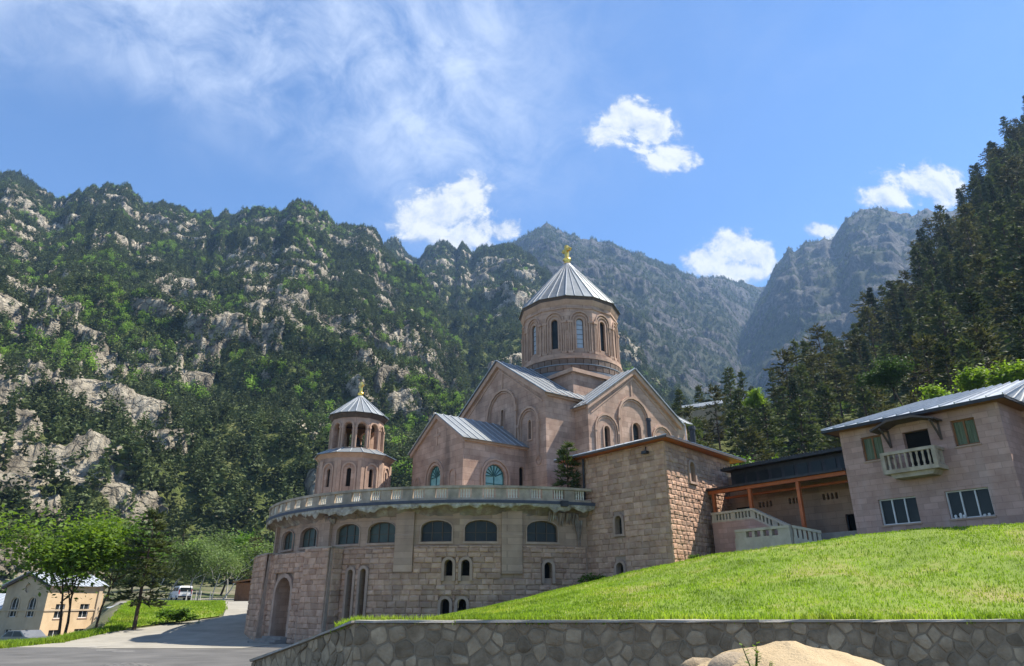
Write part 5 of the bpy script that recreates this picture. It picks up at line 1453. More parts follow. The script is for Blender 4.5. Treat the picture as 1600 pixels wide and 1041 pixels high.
b = B(); b.extr(fr_, [(0, 3.6), (L_, 3.6), (L_, zt2 - 0.86), (0, zt2 - 0.56)], -0.13, 0.13); b.build('flank_wall', M['stairstone'], stair)

# ------------------------------------------------------------------ rubble retaining wall
rw = thing('rubble_wall', 'low grey rubble stone retaining wall with cement coping along the lawn', 'wall', (4, 16, 0))
pts_ = [LB[0], LB[1], LB[2], (16.5, 15.62, 1.235)]
segs = []
for q0, q1 in zip(pts_[:-1], pts_[1:]):
    fr = Fr((q0[0], q0[1]), (q1[0] - q0[0], q1[1] - q0[1]))
    L_ = math.hypot(q1[0] - q0[0], q1[1] - q0[1]); segs.append((fr, L_, q0[2] + 0.02, q1[2] + 0.02))
for fr, L_, za, zb in segs:
    b = B(); b.extr(fr, [(0, -0.6), (L_, -0.6), (L_, zb), (0, za)], -0.45, 0.0); b.build('core', M['rubblejoint'], rw)
    n = max(1, int(L_ / 2.2))
    for k in range(n):
        s0_, s1_ = L_ * k / n, L_ * (k + 1) / n
        f_ = lambda s: za + (zb - za) * s / L_
        b = B(); m = 5; vs = []
        for q in range(m + 1):
            s = s0_ + (s1_ - s0_) * q / m
            for d, dz in ((-0.30, 0.0), (0.09 + random.uniform(-.02, .02), 0.0), (0.09 + random.uniform(-.02, .02), 0.05 + random.uniform(-.01, .01)), (-0.30, 0.05 + random.uniform(-.01, .01))):
                vs.append(fr.p(s, f_(s) + dz, d))
        b.add(vs, [(4 * q + j, 4 * q + (j + 1) % 4, 4 * q + 4 + (j + 1) % 4, 4 * q + 4 + j) for q in range(m) for j in range(4)] + [(0, 1, 2, 3), (4 * m, 4 * m + 1, 4 * m + 2, 4 * m + 3)])
        b.build('coping_slab', M['coping'], rw)
def clip(poly, nx_, nz_, c):
    out = []
    for i_ in range(len(poly)):
        a, b_ = poly[i_], poly[(i_ + 1) % len(poly)]
        da = a[0] * nx_ + a[1] * nz_ - c; db = b_[0] * nx_ + b_[1] * nz_ - c
        if da <= 0: out.append(a)
        if (da < 0) != (db < 0) and abs(da - db) > 1e-9:
            t = da / (da - db); out.append((a[0] + (b_[0] - a[0]) * t, a[1] + (b_[1] - a[1]) * t))
    return out
rs = random.Random(5); allst = []
for fr, L_, za, zb in segs:
    cw, ch = 0.38, 0.27
    nx_ = int(L_ / cw) + 1; nz_ = 6
    pts = [((i_ + 0.5 + 0.5 * (j % 2) + rs.uniform(-.42, .42)) * cw, -0.28 + (j + 0.5 + rs.uniform(-.40, .40)) * ch) for j in range(nz_) for i_ in range(-1, nx_ + 1)]
    for (sx, sz) in pts:
        poly = [(max(0, sx - .8), -0.5), (min(L_, sx + .8), -0.5), (min(L_, sx + .8), za + (zb - za) * min(L_, sx + .8) / L_ - 0.01), (max(0, sx - .8), za + (zb - za) * max(0, sx - .8) / L_ - 0.01)]
        if sx - .8 > L_ or sx + .8 < 0: continue
        for (ox, oz) in pts:
            if (ox, oz) == (sx, sz) or abs(ox - sx) > 1.3: continue
            dx_, dz_ = ox - sx, oz - sz; ln_ = math.hypot(dx_, dz_)
            poly = clip(poly, dx_ / ln_, dz_ / ln_, ((sx + ox) / 2 * dx_ + (sz + oz) / 2 * dz_) / ln_ - 0.011)
            if len(poly) < 3: break
        if len(poly) < 3: continue
        cxx = sum(p[0] for p in poly) / len(poly); czz = sum(p[1] for p in poly) / len(poly)
        ar = abs(sum(poly[q][0] * poly[(q + 1) % len(poly)][1] - poly[(q + 1) % len(poly)][0] * poly[q][1] for q in range(len(poly)))) / 2
        if ar < 0.006: continue
        allst.append((ar / (fr.p(cxx, 0).length ** 2) * (1 if czz > 0.0 else 0.2), fr, poly, (cxx, czz)))
allst.sort(key=lambda q: -q[0])
rest_ = B()
for q_, (ar, fr, poly, (cxx, czz)) in enumerate(allst):
    b = B() if q_ < 300 else rest_; n = len(poly); dp = rs.uniform(0.012, 0.05)
    # chip the outline so no two stones read as cut cells
    P0 = []
    for i_ in range(n):
        a, c = poly[i_], poly[(i_ + 1) % n]
        P0.append((a[0] + (cxx - a[0]) * rs.uniform(0.02, .15), a[1] + (czz - a[1]) * rs.uniform(0.02, .15)))
        P0.append(((a[0] + c[0]) / 2 + (cxx - (a[0] + c[0]) / 2) * rs.uniform(-0.02, .05), (a[1] + c[1]) / 2 + (czz - (a[1] + c[1]) / 2) * rs.uniform(-0.02, .05)))
    m = len(P0)
    vs = [fr.p(s, z, -0.01) for s, z in P0]
    vs += [fr.p(cxx + (s - cxx) * 0.93, czz + (z - czz) * 0.93, dp * rs.uniform(0.5, 0.8)) for s, z in P0]
    vs += [fr.p(cxx + (s - cxx) * 0.55, czz + (z - czz) * 0.55, dp * rs.uniform(0.8, 1.2)) for s, z in P0]
    vs.append(fr.p(cxx, czz, dp))
    fs = [(i_, (i_ + 1) % m, m + (i_ + 1) % m, m + i_) for i_ in range(m)] + [(m + i_, m + (i_ + 1) % m, 2 * m + (i_ + 1) % m, 2 * m + i_) for i_ in range(m)]
    fs += [(2 * m + i_, 2 * m + (i_ + 1) % m, 3 * m) for i_ in range(m)]
    b.add(vs, fs)
    if q_ < 300: b.build('stone', M['rubble'], rw)
if rest_.v:
    rest_.build('small_stones', M['rubble'], rw)['kind'] = 'stuff'
# ------------------------------------------------------------------ heaps in the foreground
def heap(name, c, R_, H_, seed, material, label, cat, sharp=1.0, n=40):
    vs = []; fs = []
    for j in range(n // 2 + 1):
        t = j / (n // 2)
        for i_ in range(n):
            a = 2 * math.pi * i_ / n
            q = np.array([[math.cos(a) * 1.3 * t + seed, math.sin(a) * 1.3 * t, seed * 1.7]])
            q2 = np.array([[math.cos(a) * t * 4 + seed, math.sin(a) * t * 4, seed]])
            rr = R_ * t * (1 + 0.30 * (fbm(q + 3, 3, 2)[0] - 0.5))
            hz_ = H_ * (1 - t ** 1.7) ** sharp + H_ * 0.16 * (fbm(q2 * 2, 4, 4)[0] - 0.5) * (1 - t)
            vs.append((c[0] + rr * math.cos(a), c[1] + rr * math.sin(a), c[2] + hz_ - 0.02))
    for j in range(n // 2):
        for i_ in range(n):
            fs.append((j * n + i_, j * n + (i_ + 1) % n, (j + 1) * n + (i_ + 1) % n, (j + 1) * n + i_))
    o = put(name, vs, fs, material, None, True)
    return tag(o, label, cat)
hp = at(1232, 1003, 9.2)
heap('sand_pile', (hp.x, hp.y, 0.0), 2.6, hp.z, 3, M['sand'], 'heap of yellow building sand in front of the rubble wall', 'sand pile', 1.0, 56)
def boulder(name, c, r, seed, material, label, cat):
    vs = []; fs = []; n = 14; m = 9
    for j in range(m + 1):
        p_ = math.pi * j / m
        for i_ in range(n):
            a = 2 * math.pi * i_ / n; d = np.array([math.sin(p_) * math.cos(a), math.sin(p_) * math.sin(a), math.cos(p_)])
            k = 0.72 + 0.56 * fbm((d * 1.3 + seed)[None], 3, 7)[0]
            vs.append((c[0] + r[0] * d[0] * k, c[1] + r[1] * d[1] * k, c[2] + r[2] * d[2] * k))
    for j in range(m):
        for i_ in range(n): fs.append((j * n + i_, j * n + (i_ + 1) % n, (j + 1) * n + (i_ + 1) % n, (j + 1) * n + i_))
    o = put(name, vs, fs, material, None, True); return tag(o, label, cat)
q = at(1150, 1036, 9.0); boulder('clay_slab', (q.x, q.y, q.z - 0.12), (0.36, 0.3, 0.22), 2.0, M['clay'], 'flat brown clay lump leaning on the sand heap', 'clay lump')
q = at(1098, 1041, 10.5); boulder('rock', (q.x, q.y, q.z - 0.14), (0.34, 0.3, 0.24), 5.0, M['rubble'], 'rounded grey rock beside the sand heap below the wall', 'rock')
heap('gravel_pile', (at(180, 1033, 20).x, 20.5, float(gz(-11, 20)) + 0.0), 1.5, 0.34, 8, M['gravel'], 'low heap of dark gravel on the asphalt', 'gravel pile', 0.8)
def weed(name, c, h, n, label):
    t = thing(name, label, 'weed', c)
    b = B(); lf = B(); rr = random.Random(int(c[0] * 50))
    for k in range(n):
        a = rr.uniform(0, 6.28); tip = Vector(c) + Vector((math.cos(a) * h * 0.25, math.sin(a) * h * 0.25, h * rr.uniform(.7, 1)))
        b.tube(c, tip, 0.012, 0.004, 5)
        for q in range(9):
            p = Vector(c).lerp(tip, 0.3 + 0.7 * q / 8); a2 = rr.uniform(0, 6.28); d = Vector((math.cos(a2), math.sin(a2), 0.4)) * h * 0.16; s_ = d.cross(Vector((0, 0, 1))) * 0.3
            lf.poly([p, p + d * .5 + s_, p + d, p + d * .5 - s_])
    b.build('stem', M['leafgreen'], t); lf.build('leaves', M['leafbright'], t)
q = at(1178, 1040, 8.2); weed('weed', (q.x, q.y, q.z - 0.15), 0.42, 3, 'tall green weed growing in front of the sand heap')
q = at(1200, 1041, 8.0); weed('weed', (q.x, q.y, q.z - 0.18), 0.26, 2, 'short green weed at the foot of the sand heap')
q = at(918, 893, 37.5); 

# ------------------------------------------------------------------ ochre house down by the road
OC = Vector((-56.7, 88.0, 0)); OL = Vector((0.21, 0.98, 0)).normalized(); OG = Vector((-0.98, 0.21, 0)).normalized()
och = thing('ochre_house', 'ochre rendered two-storey house with arched gable windows behind roadside trees', 'house', (OC.x, OC.y, -3.1))
fg = Fr(OC + OG * 6.2, -OG); fl_ = Fr(OC, OL)
gh = [arch(1.75, 0.55, -0.1, 1.6), arch(4.3, 0.55, -0.1, 1.6), rect(1.2, 2.2, -3.0, -1.5), rect(3.9, 4.9, -3.0, -1.5), [(3.1 + 0.45 * math.cos(t), 3.2 + 0.55 * math.sin(t)) for t in np.linspace(0, 2 * math.pi, 15)[:-1]]]
b = B(); wall(b, fg, [(0, -4), (6.2, -4), (6.2, 3.6), (3.1, 5.0), (0, 3.6)], gh, 0.25); b.build('gable_wall', M['greywall'], och)  # greyer than the side wall: the gable's shade is put into its colour
lw = [(1.6, 3.0, -0.3, 1.35), (5.4, 6.9, -0.3, 1.35), (1.4, 3.1, -3.1, -1.6), (5.3, 7.0, -3.1, -1.6)]
b = B(); wall(b, fl_, [(0, -4), (9, -4), (9, 3.6), (0, 3.6)], [rect(*w) for w in lw], 0.25); b.build('side_wall', M['yellowwall'], och)
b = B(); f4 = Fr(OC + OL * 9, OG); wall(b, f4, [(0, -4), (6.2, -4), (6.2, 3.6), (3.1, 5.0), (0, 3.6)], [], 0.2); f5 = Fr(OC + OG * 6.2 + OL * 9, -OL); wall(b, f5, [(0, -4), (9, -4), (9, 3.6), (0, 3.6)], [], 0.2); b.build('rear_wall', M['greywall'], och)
for s, hw, z0, zs in ((1.75, 0.55, -0.1, 1.6), (4.3, 0.55, -0.1, 1.6)):
    window(fg, och, s, hw, z0, zs, None, 0.2, 2, 1, 'glass', 'whiteframe', 0.06)
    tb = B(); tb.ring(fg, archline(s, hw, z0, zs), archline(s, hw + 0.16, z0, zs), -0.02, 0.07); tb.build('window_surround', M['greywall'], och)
for fr, (s0_, s1_, z0_, z1_) in [(fg, (1.2, 2.2, -3.0, -1.5)), (fg, (3.9, 4.9, -3.0, -1.5))] + [(fl_, w) for w in lw]:
    window(fr, och, (s0_ + s1_) / 2, (s1_ - s0_) / 2, z0_, z1_ - 0.001, 0.001, 0.18, 2, 0, 'glass', 'whiteframe', 0.07, sill=0.08)
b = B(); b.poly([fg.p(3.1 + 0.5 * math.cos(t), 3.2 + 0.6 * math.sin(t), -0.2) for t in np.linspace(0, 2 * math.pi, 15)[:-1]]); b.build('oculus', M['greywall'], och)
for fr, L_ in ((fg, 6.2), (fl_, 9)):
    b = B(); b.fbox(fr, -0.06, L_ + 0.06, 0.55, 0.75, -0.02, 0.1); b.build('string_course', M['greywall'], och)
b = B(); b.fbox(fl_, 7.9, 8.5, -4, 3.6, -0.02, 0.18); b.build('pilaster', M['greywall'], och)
panels(och, fl_.p(-0.4, 3.45, 0.5), fl_.p(9.4, 3.45, 0.5), fl_.p(-0.4, 5.05, -3.1), fl_.p(9.4, 5.05, -3.1), 14, 'tin', 0.05)
panels(och, fl_.p(-0.4, 3.45, -6.7), fl_.p(9.4, 3.45, -6.7), fl_.p(-0.4, 5.05, -3.1), fl_.p(9.4, 5.05, -3.1), 14, 'tin', 0.05)
rb_ = B()
for sg in (-1, 1):
    rb_.extr(fg, [(3.1 + sg * 3.6, 3.32), (3.1, 4.98), (3.1, 4.72), (3.1 + sg * 3.6, 3.08)], 0.0, 0.42)
rb_.build('barge_board', M['fascia'], och)
fa = Fr(OC + OG * 13.5 + OL * 0.8, -OG)
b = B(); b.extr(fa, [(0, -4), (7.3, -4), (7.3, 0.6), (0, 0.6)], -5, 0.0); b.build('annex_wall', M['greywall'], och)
panels(och, fa.p(-0.3, 0.6, 0.4), fa.p(7.28, 0.6, 0.4), fa.p(-0.3, 2.6, -4), fa.p(7.28, 2.6, -4), 9, 'tin', 0.05)
# ochre yard wall with an open lean-to behind it
q0, q1 = at(150, 966, 80), at(191, 967, 78)
fy = Fr(q0, q1 - q0); Ly = math.hypot(q1.x - q0.x, q1.y - q0.y)
yw = thing('yard_wall', 'plain ochre yard wall in sun beside the ochre house', 'wall', (q0.x, q0.y, -2.6))
b = B(); b.fbox(fy, 0, Ly, -3.6, q0.z, -0.3, 0.0); b.build('wall', M['yellowwall'], yw)
b = B(); b.fbox(fy, -0.05, Ly + 0.05, q0.z, q0.z + 0.08, -0.36, 0.06); b.build('coping', M['coping'], yw)
ln = thing('lean_to', 'small open lean-to with pale tin roof behind the ochre yard wall', 'shed', (q0.x + 1.2, q0.y + 1.5, -2.6))
fz = Fr(fy.p(0.3, 0, -1.2), fy.R)
for s in (0.1, 2.6):
    b = B(); b.fbox(fz, s, s + 0.12, -3.4, q0.z + 1.0, -0.12, 0.0); b.build('post', M['boards'], ln)
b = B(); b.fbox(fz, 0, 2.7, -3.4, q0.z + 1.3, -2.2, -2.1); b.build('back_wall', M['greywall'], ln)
panels(ln, fz.p(-0.2, q0.z + 1.0, 0.3), fz.p(2.9, q0.z + 1.0, 0.3), fz.p(-0.2, q0.z + 1.55, -2.3), fz.p(2.9, q0.z + 1.55, -2.3), 4, 'tin', 0.04)

# ------------------------------------------------------------------ vehicles
def vehicle(name, label, cat, loc, ang, prof, width, paint, wheels, glasses, rear, lamps):
    """prof: side outline (x forward, z up); glasses: side windows (4 points each)"""
    t = thing(name, label, cat, loc)
    ca, sa2 = math.cos(ang), math.sin(ang)
    def W(x, y, z): return Vector((loc[0] + x * ca - y * sa2, loc[1] + x * sa2 + y * ca, loc[2] + z))
    n = len(prof); hw = width / 2
    b = B(); vs = []
    for yy, k in ((-hw, 1), (-hw * 0.96, 1), (hw * 0.96, 1), (hw, 1)):
        inn = 0.985 if abs(yy) < hw else 0.94
        for (x_, z_) in prof:
            tum = 1 - 0.10 * max(0, (z_ - 0.9)) / 1.0
            vs.append(W(x_ * (1 if abs(yy) < hw else 0.985), yy * tum, z_ if abs(yy) < hw else 0.3 + (z_ - 0.3) * 0.985))
    fs = [tuple(range(n - 1, -1, -1)), tuple(range(3 * n, 4 * n))]
    for r_ in range(3):
        fs += [(r_ * n + i_, r_ * n + (i_ + 1) % n, (r_ + 1) * n + (i_ + 1) % n, (r_ + 1) * n + i_) for i_ in range(n)]
    b.add(vs, fs); body = b.build('body', M[paint], t)
    for (wx, wr) in wheels:
        for sg in (-1, 1):
            b = B(); b.tube(W(wx, sg * (hw - 0.16), wr), W(wx, sg * (hw + 0.02), wr), wr, wr, 18); wh = b.build('wheel', M['tyre'], t)
            b = B(); b.tube(W(wx, sg * (hw + 0.0), wr), W(wx, sg * (hw + 0.035), wr), wr * .58, wr * .52, 14); b.build('rim', M['seam'], wh)
    for g_ in glasses:
        for sg in (-1, 1):
            b = B(); b.poly([W(x_, sg * (hw * (1 - 0.10 * max(0, (z_ - 0.9))) + 0.012), z_) for x_, z_ in g_]); b.build('side_window', M['glass'], t)
    for nm, pts, m_ in rear:
        b = B(); b.hexa([W(*p) for p in pts]); b.build(nm, M[m_], t)
    return t
vp = at(281, 938.5, 100)
vz = float(gz(vp.x, vp.y)) + 0.02
vprof = [(-2.2, 0.35), (2.0, 0.35), (2.15, 0.6), (2.1, 0.95), (1.35, 1.12), (0.75, 1.72), (0.35, 1.84), (-2.0, 1.86), (-2.2, 1.65), (-2.27, 0.9), (-2.25, 0.5)]
def slab(x0, x1, y0, y1, z0, z1): return [(x0, y0, z0), (x1, y0, z0), (x1, y1, z0), (x0, y1, z0), (x0, y0, z1), (x1, y0, z1), (x1, y1, z1), (x0, y1, z1)]
vehicle('delivery_van', 'small white van parked under the birch trees', 'van', (vp.x, vp.y, vz), rad(128), vprof, 1.82, 'carwhite', [(1.35, 0.33), (-1.4, 0.33)],
        [[(0.55, 1.2), (1.15, 1.2), (0.75, 1.62), (0.5, 1.66)], [(-0.4, 1.2), (0.4, 1.2), (0.38, 1.66), (-0.4, 1.66)], [(-1.9, 1.2), (-0.6, 1.2), (-0.6, 1.66), (-1.85, 1.66)]],
        [('rear_window', slab(-2.30, -2.2, -0.68, 0.68, 1.15, 1.66), 'glass'), ('rear_bumper', slab(-2.34, -2.2, -0.85, 0.85, 0.38, 0.6), 'darkmetal'),
         ('tail_lamp', slab(-2.31, -2.2, -0.86, -0.74, 0.8, 1.4), 'redlamp'), ('tail_lamp', slab(-2.31, -2.2, 0.74, 0.86, 0.8, 1.4), 'redlamp'), ('number_plate', slab(-2.325, -2.3, -0.26, 0.26, 0.82, 0.95), 'whiteframe')], None)
cp_ = at(38, 1008, 58)
cprof = [(-2.1, 0.3), (2.05, 0.3), (2.15, 0.55), (2.05, 0.8), (1.1, 0.95), (0.45, 1.42), (-0.9, 1.45), (-1.6, 1.02), (-2.1, 0.95), (-2.2, 0.6)]
vehicle('parked_car', 'grey car parked in the dip below the ochre house', 'car', (cp_.x - 0.4, cp_.y, float(gz(cp_.x, cp_.y)) + 0.0), rad(160), cprof, 1.75, 'cargrey', [(1.3, 0.31), (-1.3, 0.31)],
        [[(-0.1, 1.0), (0.9, 0.98), (0.42, 1.36), (-0.1, 1.38)], [(-1.35, 1.02), (-0.2, 1.0), (-0.2, 1.38), (-0.85, 1.38)]],
        [('windscreen', slab(0.62, 0.95, -0.6, 0.6, 1.02, 1.2), 'glass'), ('rear_bumper', slab(-2.24, -2.1, -0.8, 0.8, 0.35, 0.55), 'darkmetal')], None)

# ------------------------------------------------------------------ shed, stakes, far chalet
sp = at(381, 936, 96); fsd = Fr((sp.x - 1.3, sp.y), (0.9, -0.35)); zs_ = float(gz(sp.x, sp.y))
sh = thing('timber_shed', 'small reddish brown timber shed beside the stone podium', 'shed', (sp.x, sp.y, zs_))
for k in range(9):
    b = B(); b.fbox(fsd, 0.32 * k, 0.32 * k + 0.30, zs_ - 0.1, zs_ + 2.25, -0.04 + 0.006 * (k % 2), 0.0 + 0.006 * (k % 2)); b.build('board', M['boards'], sh)
b = B(); b.fbox(fsd, 0, 2.9, zs_ - 0.1, zs_ + 2.3, -2.4, -0.05); b.build('walls', M['boards'], sh)
b = B(); b.extr(fsd, [(-0.3, zs_ + 2.25), (3.2, zs_ + 2.65), (3.2, zs_ + 2.8), (-0.3, zs_ + 2.4)], -2.8, 0.4); b.build('roof', M['woodframe'], sh)
STK = [(289, 946), (297, 944), (304, 944), (311, 945), (326, 946)]
for k, (px, py) in enumerate(STK):
    q = at(px, py, 86 + 2 * k); z0 = 1.6
    b = B(); b.tube((q.x, q.y, z0 - 0.1), (q.x + 0.03, q.y, z0 + 1.25), 0.05, 0.045, 7); b.tube((q.x + 0.03, q.y, z0 + 1.25), (q.x + 0.03, q.y, z0 + 1.31), 0.05, 0.01, 7)
    tag(b.build('fence_stake', M['stake']), ['first pale stake at the lawn crest beside the white van', 'second pale stake at the lawn crest, counted from the van', 'third pale stake at the lawn crest, counted from the van',
        'fourth pale stake at the lawn crest, counted from the van', 'pale stake nearest the concrete road at the lawn crest'][k], 'stake', 'pale stakes along the lawn crest')
q = at(1098, 634, 150); fc = Fr((q.x - 4, q.y + 1.0), (0.95, -0.3))
ch = thing('forest_chalet', 'small metal-roofed building half hidden among conifers above the gallery', 'house', (q.x, q.y, q.z - 6))
b = B(); b.fbox(fc, 0, 8, q.z - 7, q.z - 0.6, -5, 0); b.build('wall', M['greywall'], ch)
panels(ch, fc.p(-0.6, q.z - 0.7, 0.7), fc.p(8.6, q.z - 0.1, 0.7), fc.p(-0.6, q.z + 0.9, -2.5), fc.p(8.6, q.z + 1.5, -2.5), 7, 'roof', 0.08)

# ------------------------------------------------------------------ plants
def spray(vs, fs, c, d, ln_, wd, rr, k=4):
    """a tuft of narrow pointed faces"""
    for _ in range(k):
        a = Vector((rr.gauss(0, 1), rr.gauss(0, 1), rr.gauss(0, 0.6)))
        e = (d * 1.1 + a * 0.55).normalized() * ln_ * rr.uniform(0.6, 1.2)
        s = e.cross(Vector((rr.gauss(0, 1), rr.gauss(0, 1), rr.gauss(0, 1)))).normalized() * wd * rr.uniform(0.6, 1.2)
        o = len(vs); vs += [c - e * 0.25, c + e * 0.25 + s, c + e, c + e * 0.25 - s]; fs.append((o, o + 1, o + 2, o + 3))

def conifer(seed, h, r0, base, whorls, tuft, wd, per=4, shape=0.8, branches=(5, 8), gap=0.12):
    rr = random.Random(seed); vs = []; fs = []; tr = B()
    bend = [Vector((rr.uniform(-.02, .02) * h, rr.uniform(-.02, .02) * h, 0)) for _ in range(2)]
    def axis(t): return bend[0] * math.sin(t * 3) + bend[1] * t + Vector((0, 0, h * t))
    n = 7
    for i_ in range(n):
        t0, t1 = i_ / n, (i_ + 1) / n
        tr.tube(axis(t0), axis(t1), h * 0.016 * (1 - t0) + 0.02, h * 0.016 * (1 - t1) + 0.012, 7, False)
    for w in range(whorls):
        t = base + (1 - base) * (w + rr.uniform(-.3, .3)) / whorls
        t = min(max(t, base), 0.985)
        if rr.random() < gap and 0.1 < (t - base) / (1 - base) < 0.8: continue
        f = (t - base) / (1 - base)
        rad_ = r0 * ((1 - f) ** shape) * min(1, 0.55 + f * 2.2) + 0.06 * r0
        for k in range(rr.randint(*branches)):
            a = rr.uniform(0, 2 * math.pi); L_ = rad_ * rr.uniform(0.55, 1.15)
            rise = 0.35 * f - 0.12 + rr.uniform(-.12, .12)
            d = Vector((math.cos(a), math.sin(a), rise)).normalized(); p0 = axis(t)
            if L_ > 0.5: tr.tube(p0, p0 + d * L_ * 0.8, 0.012 * h * 0.12 + 0.015, 0.008, 3, False)
            m = max(2, int(L_ / (tuft * 0.62)))
            for q in range(m):
                u = (q + 0.6) / m
                if u < 0.22 and f < 0.7: continue
                side = Vector((-d.y, d.x, 0)) * rr.uniform(-.5, .5) * tuft * (1.4 - u)
                c = p0 + d * L_ * u + side + Vector((0, 0, -0.10 * L_ * u * u + rr.uniform(-.1, .1) * tuft))
                spray(vs, fs, c, d + Vector((0, 0, 0.25)), tuft, wd, rr, per)
    spray(vs, fs, axis(0.99), Vector((0, 0, 1)), tuft, wd * 0.7, rr, 5)
    return tr, vs, fs

def broadleaf(seed, h, rx, trunks=1, leaves=3500, leaf=0.16, base=0.25, lean=0.1, tr_r=0.02, flat=0.7):
    rr = random.Random(seed); vs = []; fs = []; tr = B(); tips = []
    def grow(p, d, L_, r, lvl):
        q = p
        for s in range(3):
            d = (d + Vector((rr.gauss(0, .16), rr.gauss(0, .16), rr.gauss(0, .08) + 0.05))).normalized()
            nq = q + d * L_ / 3; tr.tube(q, nq, r * (1 - s * .22), r * (1 - (s + 1) * .22), 6 if lvl < 2 else 4, False); q = nq
            if lvl >= 1: tips.append((q, lvl))
        tips.append((q, lvl))
        if lvl < 3:
            for k in range(rr.randint(3, 4)):
                a = rr.uniform(0, 6.28); nd = (d * 0.65 + Vector((math.cos(a), math.sin(a), rr.uniform(-.15, .5))) * 0.9).normalized()
                grow(p.lerp(q, rr.uniform(.45, 1)), nd, L_ * rr.uniform(.55, .75), r * .5, lvl + 1)
    for t in range(trunks):
        a = rr.uniform(0, 6.28)
        grow(Vector((0.25 * t, 0.1 * t, 0)), Vector((lean * rr.uniform(-1, 1) + (0.22 * (t - (trunks - 1) / 2) if trunks > 1 else 0), rr.uniform(-.1, .1), 1)).normalized(), h * rr.uniform(.5, .6), h * tr_r, 0)
    tips = [q for q in tips if q[0].z > base * h]
    mz = max(q[0].z for q in tips); mx = max(max(abs(q[0].x), abs(q[0].y)) for q in tips)
    for _ in range(leaves):
        q, lvl = rr.choice(tips)
        sp_ = h * (0.085 if lvl > 1 else 0.05)
        c = q + Vector((rr.gauss(0, sp_), rr.gauss(0, sp_), rr.gauss(0, sp_ * flat)))
        s = leaf * rr.uniform(.6, 1.35)
        a = Vector((rr.gauss(0, 1), rr.gauss(0, 1), rr.gauss(0, .45))).normalized(); b_ = a.cross(Vector((rr.gauss(0, .5), rr.gauss(0, .5), 1))).normalized()
        o = len(vs); vs += [c - a * s, c + b_ * s * .55, c + a * s, c - b_ * s * .55]; fs.append((o, o + 1, o + 2, o + 3))
    return tr, vs, fs

def tree_meshes(gen, bark, leaf):
    tr, vs, fs = gen
    return mesh_from('trunk', [tuple(p) for p in tr.v], tr.f, M[bark], True), mesh_from('crown', [tuple(p) for p in vs], fs, M[leaf])

def plant(name, meshes, loc, rz, sc, label, cat='tree', group=None, names=('trunk', 'crown'), lean=0.0):
    o = thing(name, label, cat, tuple(loc), group)
    o.rotation_euler = (lean, 0, rz); o.scale = (sc, sc, sc) if not isinstance(sc, tuple) else sc
    for nm, me in zip(names, meshes):
        c = bpy.data.objects.new(nm, me); COL.objects.link(c); c.parent = o
    return o

PINES = [tree_meshes(conifer(200 + k, 18, (4.8, 4.0, 5.2, 4.4, 3.6, 5.0, 4.2)[k], (0.22, 0.10, 0.30, 0.16, 0.1, 0.26, 0.2)[k], (22, 24, 17, 20, 26, 18, 21)[k], (0.95, 0.85, 1.1, 1.0, 0.8, 1.05, 0.9)[k], 0.16, 5, (0.6, 0.85, 0.42, 0.65, 1.0, 0.5, 0.7)[k], (5, 8), (0.15, 0.08, 0.28, 0.2, 0.06, 0.25, 0.15)[k]), 'bark', ('needle', 'needle', 'needlewarm', 'needle', 'needlecool', 'needlewarm', 'needle')[k]) for k in range(7)]
DECID = [tree_meshes(broadleaf(300 + k, 9, 4, 1, 4200, 0.24), 'bark', 'leafgreen') for k in range(2)]
DARKLEAF = [tree_meshes(broadleaf(309, 9, 4, 1, 5200, 0.24, 0.1), 'bark', 'leafdark')]
BRIGHT = [tree_meshes(broadleaf(320 + k, 7, 4, 1, 3000, 0.26, 0.12), 'bark', 'leafbright') for k in range(2)]
BIRCH = [tree_meshes(broadleaf(340 + k, 8, 2.4, 1, 2600, 0.16, 0.25, 0.05, 0.011), 'birchbark', 'leafpale') for k in range(3)]
BUSH = [tree_meshes(broadleaf(360 + k, 1.6, 1.2, 3, 1200, 0.10, 0.0, 0.4), 'bark', 'leafgreen') for k in range(2)]
SPRUCE = tree_meshes(conifer(251, 4, 0.9, 0.05, 16, 0.28, 0.06, 5, 0.9, (6, 9), 0.0), 'bark', 'leafbright')

# trees by the road
g = lambda x_, y_: float(gz(x_, y_)) - 0.05
TWIN = tree_meshes(broadleaf(311, 9.4, 4, 2, 9000, 0.17, 0.08, 0.12, 0.013), 'bark', 'leafroad')
p = at(92, 1000, 52); plant('roadside_tree', TWIN, (p.x, p.y, g(p.x, p.y)), 0.4, 1.0, 'large twin-trunked leafy tree in front of the ochre house')
SLIM = tree_meshes(broadleaf(315, 8.0, 3, 1, 5000, 0.16, 0.12, 0.25, 0.012), 'bark', 'leafgreen')
p = at(147, 992, 53); plant('roadside_tree', SLIM, (p.x, p.y, g(p.x, p.y)), 1.2, 1.0, 'slim leafy tree beside the yard wall, between twin-trunked tree and pine')
p = at(208, 990, 51); plant('pine_tree', tree_meshes(conifer(260, 8.2, 2.5, 0.22, 17, 0.55, 0.075, 6, 0.6, (5, 8), 0.05), 'bark', 'needle'), (p.x, p.y, g(p.x, p.y)), 0, 1.0, 'dark pine on the verge where the grass bank begins')
p = at(262, 975, 54)
plant('bush', BUSH[0], (p.x, p.y, g(p.x, p.y) - 0.35), 0, (1.4, 1.2, 1.05), 'dark rounded bush low on the mown bank', 'bush', names=('stem', 'leaves'))
BT = [(243, 101, 1.05), (262, 106, 1.15), (292, 99, 0.95), (308, 103, 1.1), (330, 96, 1.0), (347, 104, 1.25), (352, 112, 1.3)]
BLAB = ['birch nearest the pine on the verge, left of the white van', 'birch standing directly behind the white van', 'small birch just right of the white van', 'birch in the middle of the row behind the pale stakes',
        'birch above the pale stake nearest the concrete road', 'tall birch at the road end of the birch row', 'tallest birch, furthest back at the road end of the row']
